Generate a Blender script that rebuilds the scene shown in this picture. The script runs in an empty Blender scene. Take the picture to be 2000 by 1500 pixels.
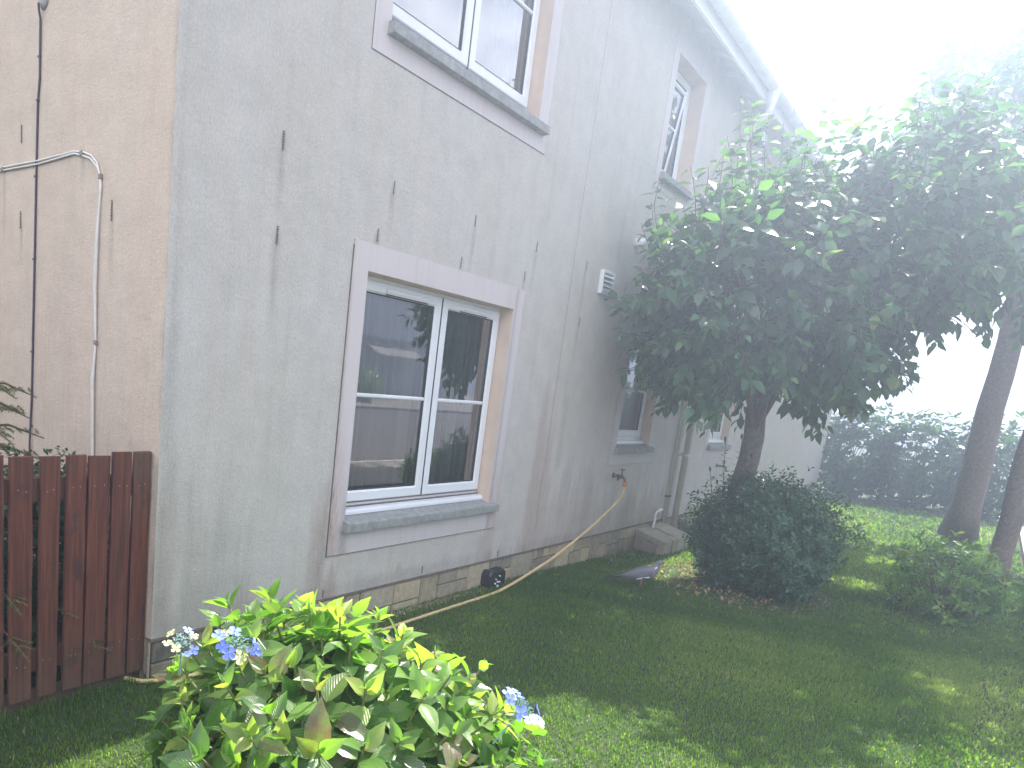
import bpy, math, random
import numpy as np
from mathutils import Vector, Matrix
R_=math.radians
rnd=random.Random(7)
S=bpy.context.scene
COL=S.collection
# ------------------------------------------------------------ camera
cd=bpy.data.cameras.new('camera'); cam=bpy.data.objects.new('camera',cd); COL.objects.link(cam)
cd.sensor_fit='HORIZONTAL'; cd.sensor_width=36; cd.lens=1413.216/2000*36
cd.shift_x=0.125; cd.shift_y=0.125; cd.clip_start=0.05; cd.clip_end=600
YAW,PIT,ROL=0.881623673,0.188702665,0.10483438
Fv=Vector((math.sin(YAW)*math.cos(PIT),math.cos(YAW)*math.cos(PIT),-math.sin(PIT)))
R0=Vector((math.cos(YAW),-math.sin(YAW),0)); U0=R0.cross(Fv)
Rv=R0*math.cos(ROL)+U0*math.sin(ROL); Uv=-R0*math.sin(ROL)+U0*math.cos(ROL)
m=Matrix((( Rv.x,Uv.x,-Fv.x,-1.8081),(Rv.y,Uv.y,-Fv.y,-2.8104),(Rv.z,Uv.z,-Fv.z,1.533),(0,0,0,1)))
cam.matrix_world=m; S.camera=cam
# ------------------------------------------------------------ world / sun / exposure
SUN_EL,SUN_AZ=R_(48),R_(0.6)
w=bpy.data.worlds.new('World'); S.world=w; w.use_nodes=True
wt=w.node_tree; wt.nodes.clear()
def wn(t,**k):
    n=wt.nodes.new(t)
    for a,b in k.items(): setattr(n,a,b)
    return n
sky=wn('ShaderNodeTexSky',sky_type='NISHITA',sun_disc=False,sun_elevation=SUN_EL,sun_rotation=R_(90)-SUN_AZ)
sky.dust_density=2.0; sky.air_density=1.0
tc=wn('ShaderNodeTexCoord'); nz=wn('ShaderNodeTexNoise'); nz.inputs['Scale'].default_value=2.2; nz.inputs['Detail'].default_value=7; nz.inputs['Roughness'].default_value=.6
mp=wn('ShaderNodeMapping'); mp.inputs['Scale'].default_value=(1,1,2.2); mp.inputs['Location'].default_value=(3.1,.4,0)
wt.links.new(tc.outputs['Generated'],mp.inputs[0]); wt.links.new(mp.outputs[0],nz.inputs['Vector'])
cr=wn('ShaderNodeValToRGB'); cr.color_ramp.elements[0].position=.46; cr.color_ramp.elements[1].position=.70
wt.links.new(nz.outputs[0],cr.inputs[0])
mx=wn('ShaderNodeMix',data_type='RGBA'); mx.inputs[7].default_value=(18.4,18.2,18.6,1)
sx=wn('ShaderNodeSeparateXYZ'); wt.links.new(tc.outputs['Generated'],sx.inputs[0])
ma=wn('ShaderNodeMapRange'); ma.inputs[1].default_value=.35; ma.inputs[2].default_value=-.75; ma.inputs[3].default_value=-.04; ma.inputs[4].default_value=.16; wt.links.new(sx.outputs[0],ma.inputs[0])  # thickens unseen cloud towards -x, added to brighten the gable
ad=wn('ShaderNodeMath',operation='ADD'); wt.links.new(nz.outputs[0],ad.inputs[0]); wt.links.new(ma.outputs[0],ad.inputs[1]); wt.links.new(ad.outputs[0],cr.inputs[0])
wt.links.new(cr.outputs[0],mx.inputs[0]); wt.links.new(sky.outputs[0],mx.inputs[6])
bg=wn('ShaderNodeBackground'); bg.inputs[1].default_value=.062
wt.links.new(mx.outputs[2],bg.inputs[0]); wo=wn('ShaderNodeOutputWorld'); wt.links.new(bg.outputs[0],wo.inputs[0])
sl=bpy.data.lights.new('sun','SUN'); sl.energy=5.0; sl.angle=R_(.53); sl.color=(1,.95,.87)
so=bpy.data.objects.new('sun',sl); COL.objects.link(so)
sd=Vector((math.cos(SUN_EL)*math.cos(SUN_AZ),math.cos(SUN_EL)*math.sin(SUN_AZ),math.sin(SUN_EL)))
so.rotation_euler=sd.to_track_quat('Z','Y').to_euler(); so.location=(10,0,12)
S.view_settings.view_transform='Standard'; S.view_settings.look='None'; S.view_settings.gamma=1
S.view_settings.exposure=1.88
S.render.engine='CYCLES'; S.cycles.use_denoising=True
S.cycles.transparent_max_bounces=16; S.cycles.max_bounces=8

# ------------------------------------------------------------ material helpers
def mat(name):
    M=bpy.data.materials.new(name); M.use_nodes=True; t=M.node_tree
    b=t.nodes['Principled BSDF']; return M,t,b
def N(t,ty,ins=None,**k):
    n=t.nodes.new(ty)
    for a,b in k.items(): setattr(n,a,b)
    for a,b in (ins or {}).items():
        if hasattr(b,'is_linked') or isinstance(b,bpy.types.NodeSocket): t.links.new(b,n.inputs[a])
        else: n.inputs[a].default_value=b
    return n
def noise(t,scale,detail=4,rough=.55,vec=None,sc=None,coord='Object'):
    if vec is None:
        vec=N(t,'ShaderNodeTexCoord').outputs[coord]
    if sc: vec=N(t,'ShaderNodeMapping',{0:vec,3:sc}).outputs[0]
    return N(t,'ShaderNodeTexNoise',{'Vector':vec,'Scale':scale,'Detail':detail,'Roughness':rough}).outputs[0]
def ramp(t,f,stops):
    n=N(t,'ShaderNodeValToRGB',{0:f}); e=n.color_ramp.elements
    while len(e)<len(stops): e.new(.5)
    for i,(p,c) in enumerate(stops):
        e[i].position=p; e[i].color=(c if isinstance(c,tuple) else (c,c,c))+(1,) if (not isinstance(c,tuple) or len(c)==3) else c
    return n.outputs[0]
def mix(t,f,a,b,blend='MIX'):
    n=t.nodes.new('ShaderNodeMix'); n.data_type='RGBA'; n.blend_type=blend
    for i,v in ((0,f),(6,a),(7,b)):
        if isinstance(v,bpy.types.NodeSocket): t.links.new(v,n.inputs[i])
        else: n.inputs[i].default_value=(v if i==0 else tuple(v)+(1,))
    return n.outputs[2]
def mth(t,op,a,b=0.):
    n=t.nodes.new('ShaderNodeMath'); n.operation=op
    for i,v in ((0,a),(1,b)):
        if isinstance(v,bpy.types.NodeSocket): t.links.new(v,n.inputs[i])
        else: n.inputs[i].default_value=v
    return n.outputs[0]
def bump(t,b,h,strength=.5,dist=.01):
    n=N(t,'ShaderNodeBump',{'Height':h,'Strength':strength,'Distance':dist}); t.links.new(n.outputs[0],b.inputs['Normal'])
def simple(name,c,rough=.6,var=.12,scale=12,bmp=0,bd=.003,spec=None,metal=0,bs=None):
    M,t,b=mat(name); f=noise(t,scale,5,.6)
    d=tuple(x*(1-var) for x in c); l=tuple(min(1,x*(1+var)) for x in c)
    t.links.new(ramp(t,f,[(.3,d),(.7,l)]),b.inputs['Base Color']); b.inputs['Roughness'].default_value=rough
    b.inputs['Metallic'].default_value=metal
    if spec is not None: b.inputs['Specular IOR Level'].default_value=spec
    if bmp: bump(t,b,noise(t,bs or scale*8,3,.6),bmp,bd)
    return M
def attr(t,n): return N(t,'ShaderNodeAttribute',attribute_name=n)

def render_mat(name,base,gable=False):
    M,t,b=mat(name); co=N(t,'ShaderNodeTexCoord').outputs['Object']
    big=noise(t,.9,4,.5,co); streak=noise(t,1.0,5,.65,co,(26,26,.9)); streak2=noise(t,1.0,4,.6,co,(7,7,.35))
    c=mix(t,ramp(t,big,[(.35,0.),(.7,.6)]),base,tuple(x*y for x,y in zip(base,(.97,.94,.86))))
    pk=ramp(t,streak2,[(.45,0.),(.75,.35)])
    c=mix(t,pk,c,tuple(x*y for x,y in zip(base,(1.0,.9,.85))))
    # fine dark algae streaks and specks
    sp=noise(t,170,2,.7,co,(1,1,.55)); spm=mth(t,'MULTIPLY',ramp(t,sp,[(.585,0.),(.68,1.)]),ramp(t,streak,[(.42,0.12),(.66,.8)]))
    c=mix(t,mth(t,'MULTIPLY',spm,.5),c,(.20,.19,.15))
    dk=ramp(t,streak,[(.52,0.),(.85,.16)]); c=mix(t,dk,c,tuple(x*y for x,y in zip(base,(.62,.6,.55))))
    gr=ramp(t,noise(t,95,3,.75,co,(1,1,.6)),[(.3,.86),(.7,1.09)]); c=mix(t,1.,c,gr,'MULTIPLY')
    st=attr(t,'stain'); sep=N(t,'ShaderNodeSeparateColor',{0:st.outputs['Color']})
    fine=ramp(t,noise(t,14,6,.75,co,(3,3,.5)),[(.3,.35),(.65,1.15)])
    c=mix(t,mth(t,'MULTIPLY',sep.outputs[0],fine),c,(.40,.26,.22))
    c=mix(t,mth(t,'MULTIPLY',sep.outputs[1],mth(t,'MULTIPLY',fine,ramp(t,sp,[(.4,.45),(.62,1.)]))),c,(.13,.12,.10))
    c=mix(t,mth(t,'MULTIPLY',sep.outputs[2],.5),c,(.30,.32,.22))
    t.links.new(c,b.inputs['Base Color']); b.inputs['Roughness'].default_value=.93; b.inputs['Specular IOR Level'].default_value=.2
    h=mth(t,'ADD',noise(t,240,2,.6,co),mth(t,'MULTIPLY',noise(t,70,3,.6,co),.7)); h=mth(t,'ADD',h,mth(t,'MULTIPLY',noise(t,6,3,.5,co),2.2))
    c=mix(t,1.,c,ramp(t,noise(t,5,6,.7,co),[(.3,.90),(.7,1.05)]),'MULTIPLY'); t.links.new(c,b.inputs['Base Color']); bump(t,b,h,.8,.008)
    return M
BASE=(.66,.63,.59)
M_wall=render_mat('roughcast_render',BASE)
M_gable=render_mat('gable_render',(.69,.57,.475))  # same render, base warmed: bounced light on the gable put into its colour
def band_mat():
    M,t,b=mat('smooth_band'); co=N(t,'ShaderNodeTexCoord').outputs['Object']
    base=(.63,.58,.575); c=mix(t,ramp(t,noise(t,1.3,4,.5,co),[(.3,0.),(.7,.5)]),base,(.61,.54,.52))
    st=attr(t,'stain'); sep=N(t,'ShaderNodeSeparateColor',{0:st.outputs['Color']})
    fine=ramp(t,noise(t,22,6,.8,co,(3,3,.7)),[(.3,.2),(.65,1.2)])
    c=mix(t,mth(t,'MULTIPLY',sep.outputs[0],fine),c,(.34,.17,.13)); c=mix(t,mth(t,'MULTIPLY',sep.outputs[1],fine),c,(.10,.09,.08))
    c=mix(t,ramp(t,noise(t,1.,5,.6,co,(30,30,1.2)),[(.5,0.),(.85,.35)]),c,(.42,.36,.32))
    t.links.new(c,b.inputs['Base Color']); b.inputs['Roughness'].default_value=.85; b.inputs['Specular IOR Level'].default_value=.2
    bump(t,b,noise(t,150,3,.6,co),.3,.003); return M
M_band=band_mat()
M_reveal=simple('reveal_render',(.66,.52,.42),.85,.08,5,.3,.003)
M_line=simple('joint_dirt_and_shade',(.17,.13,.11),.9,.3,30)  # joint dirt, and the painted shade lines at sashes and vents
M_upvc=simple('white_upvc',(.80,.82,.84),.32,.03,3)
M_upvc_old=simple('grey_white_plastic',(.62,.66,.68),.4,.08,6)
M_gasket=simple('rubber_gasket',(.03,.03,.035),.6,.2,20)
M_sill=simple('cast_stone_sill',(.30,.31,.30),.85,.22,24,.6,.004,bs=160)
M_soffit=simple('soffit_board',(.55,.58,.57),.6,.08,3)
M_tile=simple('roof_tile',(.13,.12,.12),.8,.2,9)
M_room=simple('room_plaster',(.30,.29,.27),.9,.1,2)
M_pipe=simple('cream_downpipe',(.60,.57,.48),.5,.08,6)
M_black=simple('black_plastic',(.018,.02,.022),.35,.2,10)
M_steel=simple('rusty_tie',(.30,.26,.23),.7,.35,200,metal=.3)
M_brass=simple('dull_brass',(.16,.13,.08),.45,.2,40,metal=.7)
M_orange=simple('orange_plastic',(.62,.17,.04),.45,.1,20)
M_hose=simple('hose_rubber',(.66,.50,.24),.5,.12,14)
M_bark=simple('tree_bark',(.20,.17,.14),.9,.35,30,.8,.01)
M_twig=simple('twig_bark',(.16,.11,.07),.8,.25,60)
M_cab_dark=simple('dark_cable',(.07,.05,.08),.5,.2,20)
M_cab_white=simple('white_cable',(.66,.63,.60),.5,.1,20)
M_seal=simple('sealant',(.36,.35,.33),.7,.15,50,.4,.003)
M_led=simple('clear_led',(.75,.8,.85),.15,.05,20)
M_slab=simple('stone_slab_face',(.5,.46,.42),.8,.15,14,.4,.003)
M_terr=simple('terracotta',(.5,.27,.17),.8,.15,14)
def curtain_mat():
    M,t,b=mat('net_curtain'); b.inputs['Base Color'].default_value=(.72,.73,.71,1); b.inputs['Roughness'].default_value=.9
    tr=N(t,'ShaderNodeBsdfTransparent'); ms=N(t,'ShaderNodeMixShader',{0:.78,1:tr.outputs[0],2:b.outputs[0]})
    t.links.new(ms.outputs[0],t.nodes['Material Output'].inputs[0]); return M
M_curt=curtain_mat()
def glass_mat():
    M,t,b=mat('window_glass'); t.nodes.remove(b)
    fr=N(t,'ShaderNodeFresnel',{'IOR':2.9}); tr=N(t,'ShaderNodeBsdfTransparent',{0:(.86,.92,.9,1)})
    gl=N(t,'ShaderNodeBsdfGlossy',{'Roughness':.0,'Color':(.95,.97,1,1)})
    nz=noise(t,1.7,1,.4); bp=N(t,'ShaderNodeBump',{'Height':nz,'Strength':.12,'Distance':.004}); t.links.new(bp.outputs[0],gl.inputs['Normal'])
    ms=N(t,'ShaderNodeMixShader',{0:fr.outputs[0],1:tr.outputs[0],2:gl.outputs[0]})
    t.links.new(ms.outputs[0],t.nodes['Material Output'].inputs[0]); return M
M_glass=glass_mat()
def stone_mat(name,cols,mortar=False):
    M,t,b=mat(name); co=N(t,'ShaderNodeTexCoord').outputs['Object']
    at_=attr(t,'tint'); sep=N(t,'ShaderNodeSeparateColor',{0:at_.outputs['Color']})
    c=ramp(t,sep.outputs[0],cols); c=mix(t,ramp(t,noise(t,22,6,.7,co),[(.35,0.),(.75,.7)]),c,(.26,.22,.15))
    c=mix(t,mth(t,'MULTIPLY',sep.outputs[1],ramp(t,noise(t,9,6,.8,co),[(.3,.3),(.6,1.)])),c,(.10,.10,.09))
    t.links.new(c,b.inputs['Base Color']); b.inputs['Roughness'].default_value=.9
    bump(t,b,mth(t,'ADD',noise(t,38,6,.75,co),mth(t,'MULTIPLY',noise(t,160,3,.6,co),.3)),.9,.014); return M
M_stone=stone_mat('split_stone',[(0.,(.44,.40,.31)),(.4,(.62,.52,.34)),(.75,(.66,.54,.33)),(1.,(.52,.47,.35))])
M_mortar=simple('mortar',(.13,.125,.11),.95,.3,40,.5,.004)
M_block=stone_mat('concrete_block',[(0.,(.46,.42,.33)),(1.,(.56,.51,.40))])
def wood_mat():
    M,t,b=mat('red_stained_wood'); co=N(t,'ShaderNodeTexCoord').outputs['Object']
    at_=attr(t,'tint'); sep=N(t,'ShaderNodeSeparateColor',{0:at_.outputs['Color']})
    off=N(t,'ShaderNodeVectorMath',{0:co,1:sep.outputs[0]},operation='ADD').outputs[0]
    g=noise(t,1.,5,.65,off,(70,70,2.6)); kn=noise(t,1.,3,.6,off,(14,14,6))
    c=ramp(t,g,[(.30,(.045,.014,.009)),(.48,(.115,.032,.018)),(.72,(.20,.064,.032))])
    c=mix(t,mth(t,'MULTIPLY',ramp(t,kn,[(.57,0.),(.68,1.)]),.8),c,(.055,.022,.02))
    c=mix(t,mth(t,'MULTIPLY',sep.outputs[1],ramp(t,noise(t,1.,5,.7,off,(40,40,9)),[(.35,.3),(.7,1.)])),c,(.10,.085,.06))
    t.links.new(c,b.inputs['Base Color']); b.inputs['Roughness'].default_value=.75
    bump(t,b,g,.4,.003); return M
M_wood=wood_mat()
def leaf_mat(name,stops,trans=.45,rough=.42,spec=.5,veins=False,tcol=(.55,.75,.12)):
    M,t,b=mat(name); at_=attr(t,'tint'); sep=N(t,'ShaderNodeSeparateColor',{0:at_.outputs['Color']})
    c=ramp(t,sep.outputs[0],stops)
    if veins:
        uv=N(t,'ShaderNodeTexCoord').outputs['UV']; su=N(t,'ShaderNodeSeparateXYZ',{0:uv})
        a=mth(t,'ABSOLUTE',mth(t,'SUBTRACT',su.outputs[0],.5))
        v=mth(t,'ADD',su.outputs[1],mth(t,'MULTIPLY',a,-1.1)); v=mth(t,'FRACT',mth(t,'MULTIPLY',v,9.))
        v=mth(t,'ABSOLUTE',mth(t,'SUBTRACT',v,.5)); vm=ramp(t,v,[(.0,1.),(.12,0.)])
        mid=ramp(t,a,[(.0,1.),(.03,0.)]); vv=mth(t,'MAXIMUM',vm,mid)
        c=mix(t,mth(t,'MULTIPLY',vv,.35),c,(.30,.42,.10))
        # purple blush towards the tip on old leaves
        pm=mth(t,'MULTIPLY',sep.outputs[1],ramp(t,noise(t,18,4,.6),[(.35,.25),(.6,1.)])); c=mix(t,pm,c,(.16,.05,.06))
        nb=noise(t,60,2,.5); bump(t,b,mth(t,'ADD',mth(t,'MULTIPLY',vv,-1.),nb),.5,.002)
    t.links.new(c,b.inputs['Base Color']); b.inputs['Roughness'].default_value=rough; b.inputs['Specular IOR Level'].default_value=spec
    tl=N(t,'ShaderNodeBsdfTranslucent',{0:mix(t,1.,c,tcol,'MULTIPLY')})
    t.links.new(mix(t,.5,mix(t,0.0,c,c),mix(t,1.,c,(2.7,3.1,.7),'MULTIPLY')),tl.inputs[0])
    ms=N(t,'ShaderNodeMixShader',{0:trans,1:b.outputs[0],2:tl.outputs[0]})
    t.links.new(ms.outputs[0],t.nodes['Material Output'].inputs[0]); return M
M_hyd=leaf_mat('hydrangea_leaf',[(0.,(.03,.08,.02)),(.4,(.07,.17,.03)),(.75,(.17,.31,.05)),(1.,(.32,.38,.09))],.48,.34,.9,True)
M_tree=leaf_mat('tree_leaf',[(0.,(.022,.065,.03)),(.6,(.045,.12,.045)),(.93,(.085,.18,.055)),(1.,(.15,.22,.06))],.35,.35,.6)
M_ever=leaf_mat('evergreen_leaf',[(0.,(.02,.07,.035)),(.7,(.04,.12,.055)),(1.,(.08,.17,.07))],.2,.4,.5)
M_con=leaf_mat('spruce_needle',[(0.,(.04,.12,.04)),(.6,(.10,.20,.05)),(1.,(.30,.18,.07))],.2,.6,.3)
M_grass=leaf_mat('grass_blade',[(0.,(.035,.10,.022)),(.55,(.125,.21,.035)),(.85,(.17,.25,.06)),(1.,(.36,.33,.16))],.45,.55,.3)
M_litter=leaf_mat('dry_leaf',[(0.,(.20,.12,.08)),(.6,(.42,.30,.21)),(1.,(.6,.38,.10))],.25,.7,.3)
M_blue=simple('blue_petal',(.13,.19,.60),.6,.2,60)
M_bud=simple('flower_bud',(.30,.45,.42),.6,.35,90)
M_cream=simple('cream_petal',(.45,.47,.25),.6,.15,60)
def ground_mat():
    M,t,b=mat('lawn_soil'); co=N(t,'ShaderNodeTexCoord').outputs['Object']
    c=ramp(t,noise(t,2.2,6,.7,co),[(.3,(.028,.06,.018)),(.55,(.05,.095,.026)),(.8,(.12,.12,.05))])
    c=mix(t,ramp(t,noise(t,90,3,.7,co),[(.4,0.),(.7,.8)]),c,(.04,.04,.022))
    t.links.new(c,b.inputs['Base Color']); b.inputs['Roughness'].default_value=.95
    bump(t,b,noise(t,120,4,.7,co),.8,.02); return M
M_ground=ground_mat()
M_asph=simple('asphalt',(.085,.075,.075),.85,.2,30,.4,.004)
M_pave=simple('pavement_concrete',(.26,.23,.20),.85,.15,5,.3,.003)
M_far=simple('far_render',(.42,.42,.46),.9,.06,2)
M_farroof=simple('far_slate',(.12,.12,.13),.8,.15,4)

# ------------------------------------------------------------ mesh helpers
class MB:
    def __init__(s): s.v=[];s.f=[];s.t=[];s.uv=None
    def add(s,vs,fs,tint=None):
        o=len(s.v); s.v+= [tuple(p) for p in vs]; s.f+=[tuple(i+o for i in f) for f in fs]
        s.t+= [tint or (0,0,0)]*len(vs) if not isinstance(tint,list) else tint
        return s
    def box(s,x0,x1,y0,y1,z0,z1,tint=None):
        return s.add([(x0,y0,z0),(x1,y0,z0),(x1,y1,z0),(x0,y1,z0),(x0,y0,z1),(x1,y0,z1),(x1,y1,z1),(x0,y1,z1)],
          [(0,3,2,1),(4,5,6,7),(0,1,5,4),(1,2,6,5),(2,3,7,6),(3,0,4,7)],tint)
    def tube(s,pts,rad,n=8,tint=None,cap=True):
        pts=[Vector(p) for p in pts]; k=len(pts)
        if not hasattr(rad,'__len__'): rad=[rad]*k
        o=[];up=Vector((0,0,1));prev=None
        for i,p in enumerate(pts):
            d=(pts[min(i+1,k-1)]-pts[max(i-1,0)]).normalized()
            if prev is None:
                a=d.cross(up); 
                if a.length<.05: a=d.cross(Vector((1,0,0)))
                a.normalize()
            else: a=(prev-d*prev.dot(d)).normalized()
            prev=a; b=d.cross(a)
            for j in range(n):
                q=2*math.pi*j/n; o.append(p+(a*math.cos(q)+b*math.sin(q))*rad[i])
        f=[(i*n+j,i*n+(j+1)%n,(i+1)*n+(j+1)%n,(i+1)*n+j) for i in range(k-1) for j in range(n)]
        if cap: f+= [tuple(range(n))[::-1],tuple((k-1)*n+j for j in range(n))]
        return s.add(o,f,tint)
    def lathe(s,c,axis,prof,n=16,tint=None):
        # prof: list of (dist along axis, radius)
        axis=Vector(axis).normalized(); return s.tube([Vector(c)+axis*d for d,_ in prof],[r for _,r in prof],n,tint)
    def build(s,name,mt,parent=None,smooth=False,bevel=0,label=None):
        me=bpy.data.meshes.new(name); me.from_pydata(s.v,[],s.f); me.update()
        ca=me.color_attributes.new('tint','FLOAT_COLOR','POINT')
        a=np.ones((len(s.v),4),'f'); a[:,:3]=np.array(s.t,'f').reshape(-1,3) if s.v else 0
        ca.data.foreach_set('color',a.ravel())
        if s.uv:
            uvl=me.uv_layers.new(name='UVMap'); li=np.zeros(len(me.loops),'i'); me.loops.foreach_get('vertex_index',li)
            uvl.data.foreach_set('uv',np.array(s.uv,'f')[li].ravel())
        me.materials.append(mt); o=bpy.data.objects.new(name,me); COL.objects.link(o)
        if smooth: me.shade_smooth()
        if bevel:
            b=o.modifiers.new('bevel','BEVEL'); b.width=bevel; b.segments=2; b.limit_method='ANGLE'
        if parent: o.parent=parent
        if label: o['label']=label
        return o
def thing(name,label,cat,loc=(0,0,0),group=None):
    o=bpy.data.objects.new(name,None); COL.objects.link(o); o.empty_display_size=.1
    o.location=loc; o['label']=label; o['category']=cat
    if group:o['group']=group
    return o
def keep(o,p):   # parent while keeping world-space mesh coordinates
    o.parent=p; o.matrix_parent_inverse=Matrix.Translation(p.location).inverted(); return o
def tag(o,label,cat,group=None,kind=None):
    if kind!='structure': o['label']=label; o['category']=cat
    if group:o['group']=group
    if kind:o['kind']=kind
    return o
def gz(x,y=0):   # lawn height
    t=min(max((x-2.6)/3.4,0),1); t=t*t*(3-2*t); return -.065*t
def smooth(e0,e1,x):
    t=np.clip((x-e0)/(e1-e0),0,1); return t*t*(3-2*t)
def vnoise(x,seed=0,fr=1.):
    r=np.random.RandomState(seed).rand(512); x=np.asarray(x)*fr; i=np.floor(x).astype(int); f=x-i; f=f*f*(3-2*f)
    return r[i%512]*(1-f)+r[(i+1)%512]*f

# ------------------------------------------------------------ ground
XL=[-200,-60,-20,-8,-5]+[x*.5 for x in range(-9,30)]+[16,20,30,60,120,250]
YL=[-250,-100,-40,-20,-10,-7]+[y*.5 for y in range(-12,3)]+[2,5,10,30,100,250]
g=MB(); nx,ny=len(XL),len(YL)
g.add([(x,y,gz(x)) for y in YL for x in XL],[(j*nx+i,j*nx+i+1,(j+1)*nx+i+1,(j+1)*nx+i) for j in range(ny-1) for i in range(nx-1)])
o=g.build('ground',M_ground,smooth=True); tag(o,'','',kind='structure')
# street on the camera's side, seen mirrored in the window panes
g=MB(); g.box(-60,80,-17,-5.1,-.075,.006); tag(g.build('road',M_asph),'','',kind='structure')
g=MB(); g.box(-60,80,-5.0,-3.35,-.08,.022); tag(g.build('pavement',M_pave),'','',kind='structure')
g=MB()
for i in range(46): g.box(-6+.915*i,-6+.915*i+.905,-5.1,-5.0,-.08,.034)
tag(g.build('kerb',M_slab),'','',kind='structure')
g=MB(); g.box(-60,80,-19.5,-17,-.06,.11); tag(g.build('far_pavement',M_pave),'','',kind='structure')

# ------------------------------------------------------------ house
H=thing('house','two storey house with stained cream roughcast walls, white windows and a stone plinth','house')
WL=(1.244,2.801,.66,2.071)      # lower wide window opening x0,x1,z0,z1
WU=(1.244,2.81,3.30,4.62)
W3=(5.01,5.755,3.56,4.555); W4=(5.01,5.85,1.06,2.071); W5=(7.90,8.74,1.06,2.071); W6=(7.9,8.65,3.56,4.555)
OPEN=[WL,WU,W3,W4,W5,W6]
ZT=4.86; ZB=.203; XE=16.0; DEP=.14
xs=sorted(set([0,XE]+[round(v,4) for o_ in OPEN for v in o_[:2]]+[round(i*.02,3) for i in range(1,360)]+[7.2+.5*i for i in range(1,18)]))
zs=sorted(set([ZB,ZT]+[round(v,4) for o_ in OPEN for v in o_[2:]]+[round(ZB+.05*i,3) for i in range(1,94)]))
def dedupe(l,eps=.004):
    r=[l[0]]
    for v in l[1:]:
        if v-r[-1]>eps: r.append(v)
    return r
keepx=set([0,XE]+[round(v,4) for o_ in OPEN for v in o_[:2]]); keepz=set([ZB,ZT]+[round(v,4) for o_ in OPEN for v in o_[2:]])
xs=[x for x in xs if x in keepx or all(abs(x-k)>.004 for k in keepx)]
zs=[z for z in zs if z in keepz or all(abs(z-k)>.004 for k in keepz)]
X,Z=np.meshgrid(xs,zs)
def streakv(x,z,x0,x1,z0,z1,soft=.03,fade=.3,seed=1,fr=30,pw=1.):
    """vertical stain between x0..x1, strongest at the bottom z0, fading out by z1"""
    wob=(vnoise(z,seed+5,3)-.5)*.05
    a=smooth(x0-soft,x0+soft,x+wob)*(1-smooth(x1-soft,x1+soft,x+wob))
    n=vnoise(x,seed,fr)*.6+vnoise(x,seed+1,fr*2.7)*.4
    top=z0+(z1-z0)*(.35+.65*n)
    return a*(1-smooth(top-fade*(z1-z0),top,z))*smooth(z0-.02,z0,z)*(.45+.55*n)**pw
pink=np.zeros_like(X);alg=np.zeros_like(X);grn=np.zeros_like(X)
def pk(*a,k=1.,**q):
    global pink; pink=np.maximum(pink,k*streakv(X,Z,*a,**q))
def ag(*a,k=1.,**q):
    global alg; alg=np.maximum(alg,k*streakv(X,Z,*a,**q))
pk(1.0,1.13,.2,1.1,k=.55,seed=3); pk(1.08,1.22,.2,.56,k=.75,seed=4); pk(2.72,2.96,.2,.62,k=.5,seed=8,fade=.1)
pk(3.40,3.68,.2,2.0,k=.55,seed=11,fr=9); pk(3.62,4.0,.2,1.3,k=.5,seed=12,fr=14); pk(4.0,4.75,.2,1.1,k=.5,seed=14,fr=16)
pk(4.7,5.2,.2,.8,k=.45,seed=15,fr=12); pk(5.3,6.6,.2,.75,k=.5,seed=17,fr=7); pk(0.,.10,.2,1.4,k=.5,seed=20); pk(.45,.62,.2,.5,k=.5,seed=21)
pk(2.86,2.98,.2,2.3,k=.3,seed=22,fade=.4)
ag(0.,.07,.2,3.4,k=.35,seed=31,fade=.6); ag(.15,.55,.2,1.2,k=.4,seed=32,fr=20); ag(3.98,4.15,.5,1.3,k=.4,seed=33,fr=25); ag(4.3,4.62,.4,1.15,k=.35,seed=34,fr=18)
ag(3.60,3.63,.2,4.3,k=.45,seed=35,soft=.008,fade=.4); ag(3.78,3.86,.9,2.1,k=.4,seed=36); ag(1.06,1.12,.3,2.2,k=.45,seed=37,soft=.015,fade=.7)
ag(0,7,.2,.34,k=.5,seed=38,fr=14); ag(4.9,5.6,.3,.9,k=.3,seed=39,fr=20)
# runs under the wall ties
TIES=[(.581,2.544),(.585,2.123),(1.296,2.267),(1.392,2.537),(2.206,2.538),(2.104,2.266),(3.009,2.536),(2.895,2.311),(3.829,2.543),(3.848,2.11),(4.65,2.51),(1.12,.24),(2.07,.25),(3.05,.24)]
for i,(tx,tz) in enumerate(TIES[:11]):
    a=(1-smooth(.006,.03,np.abs(X-tx-.01*(vnoise(Z,i,9)-.5))))*(1-smooth(0.,.02,Z-tz))*smooth(-.42-.2*(i%3),-.0,Z-tz)
    alg=np.maximum(alg,a*(.45 if i<3 else .22)); pink=np.maximum(pink,a*.25)
sp_=np.random.RandomState(5)
for i in range(60):
    sx,sz,sw,sh=sp_.uniform(.05,6.9),sp_.uniform(.4,3.6),sp_.uniform(.004,.012),sp_.uniform(.1,.5)
    a=(1-smooth(sw,sw+.022,np.abs(X-sx)))*np.exp(-((Z-sz)/sh)**2); alg=np.maximum(alg,a*sp_.uniform(.05,.18))
grn=.6*np.exp(-((X-.15)/.6)**2)*(1-smooth(.4,2.,Z))*vnoise(X*3+Z,9,2)
mb=MB(); mb.v=[(float(x),0.,float(z)) for x,z in zip(X.ravel(),Z.ravel())]; mb.t=[(0,0,0)]*len(mb.v)
nX=len(xs)
def inop(x,z): return any(a<x<b and c<z<d for a,b,c,d in OPEN)
for j in range(len(zs)-1):
    for i in range(nX-1):
        if not inop((xs[i]+xs[i+1])/2,(zs[j]+zs[j+1])/2): mb.f.append((j*nX+i,j*nX+i+1,(j+1)*nX+i+1,(j+1)*nX+i))
mb.add([(0,0,ZB),(XE,0,ZB),(XE,.05,ZB),(0,.05,ZB)],[(0,3,2,1)])
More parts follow.
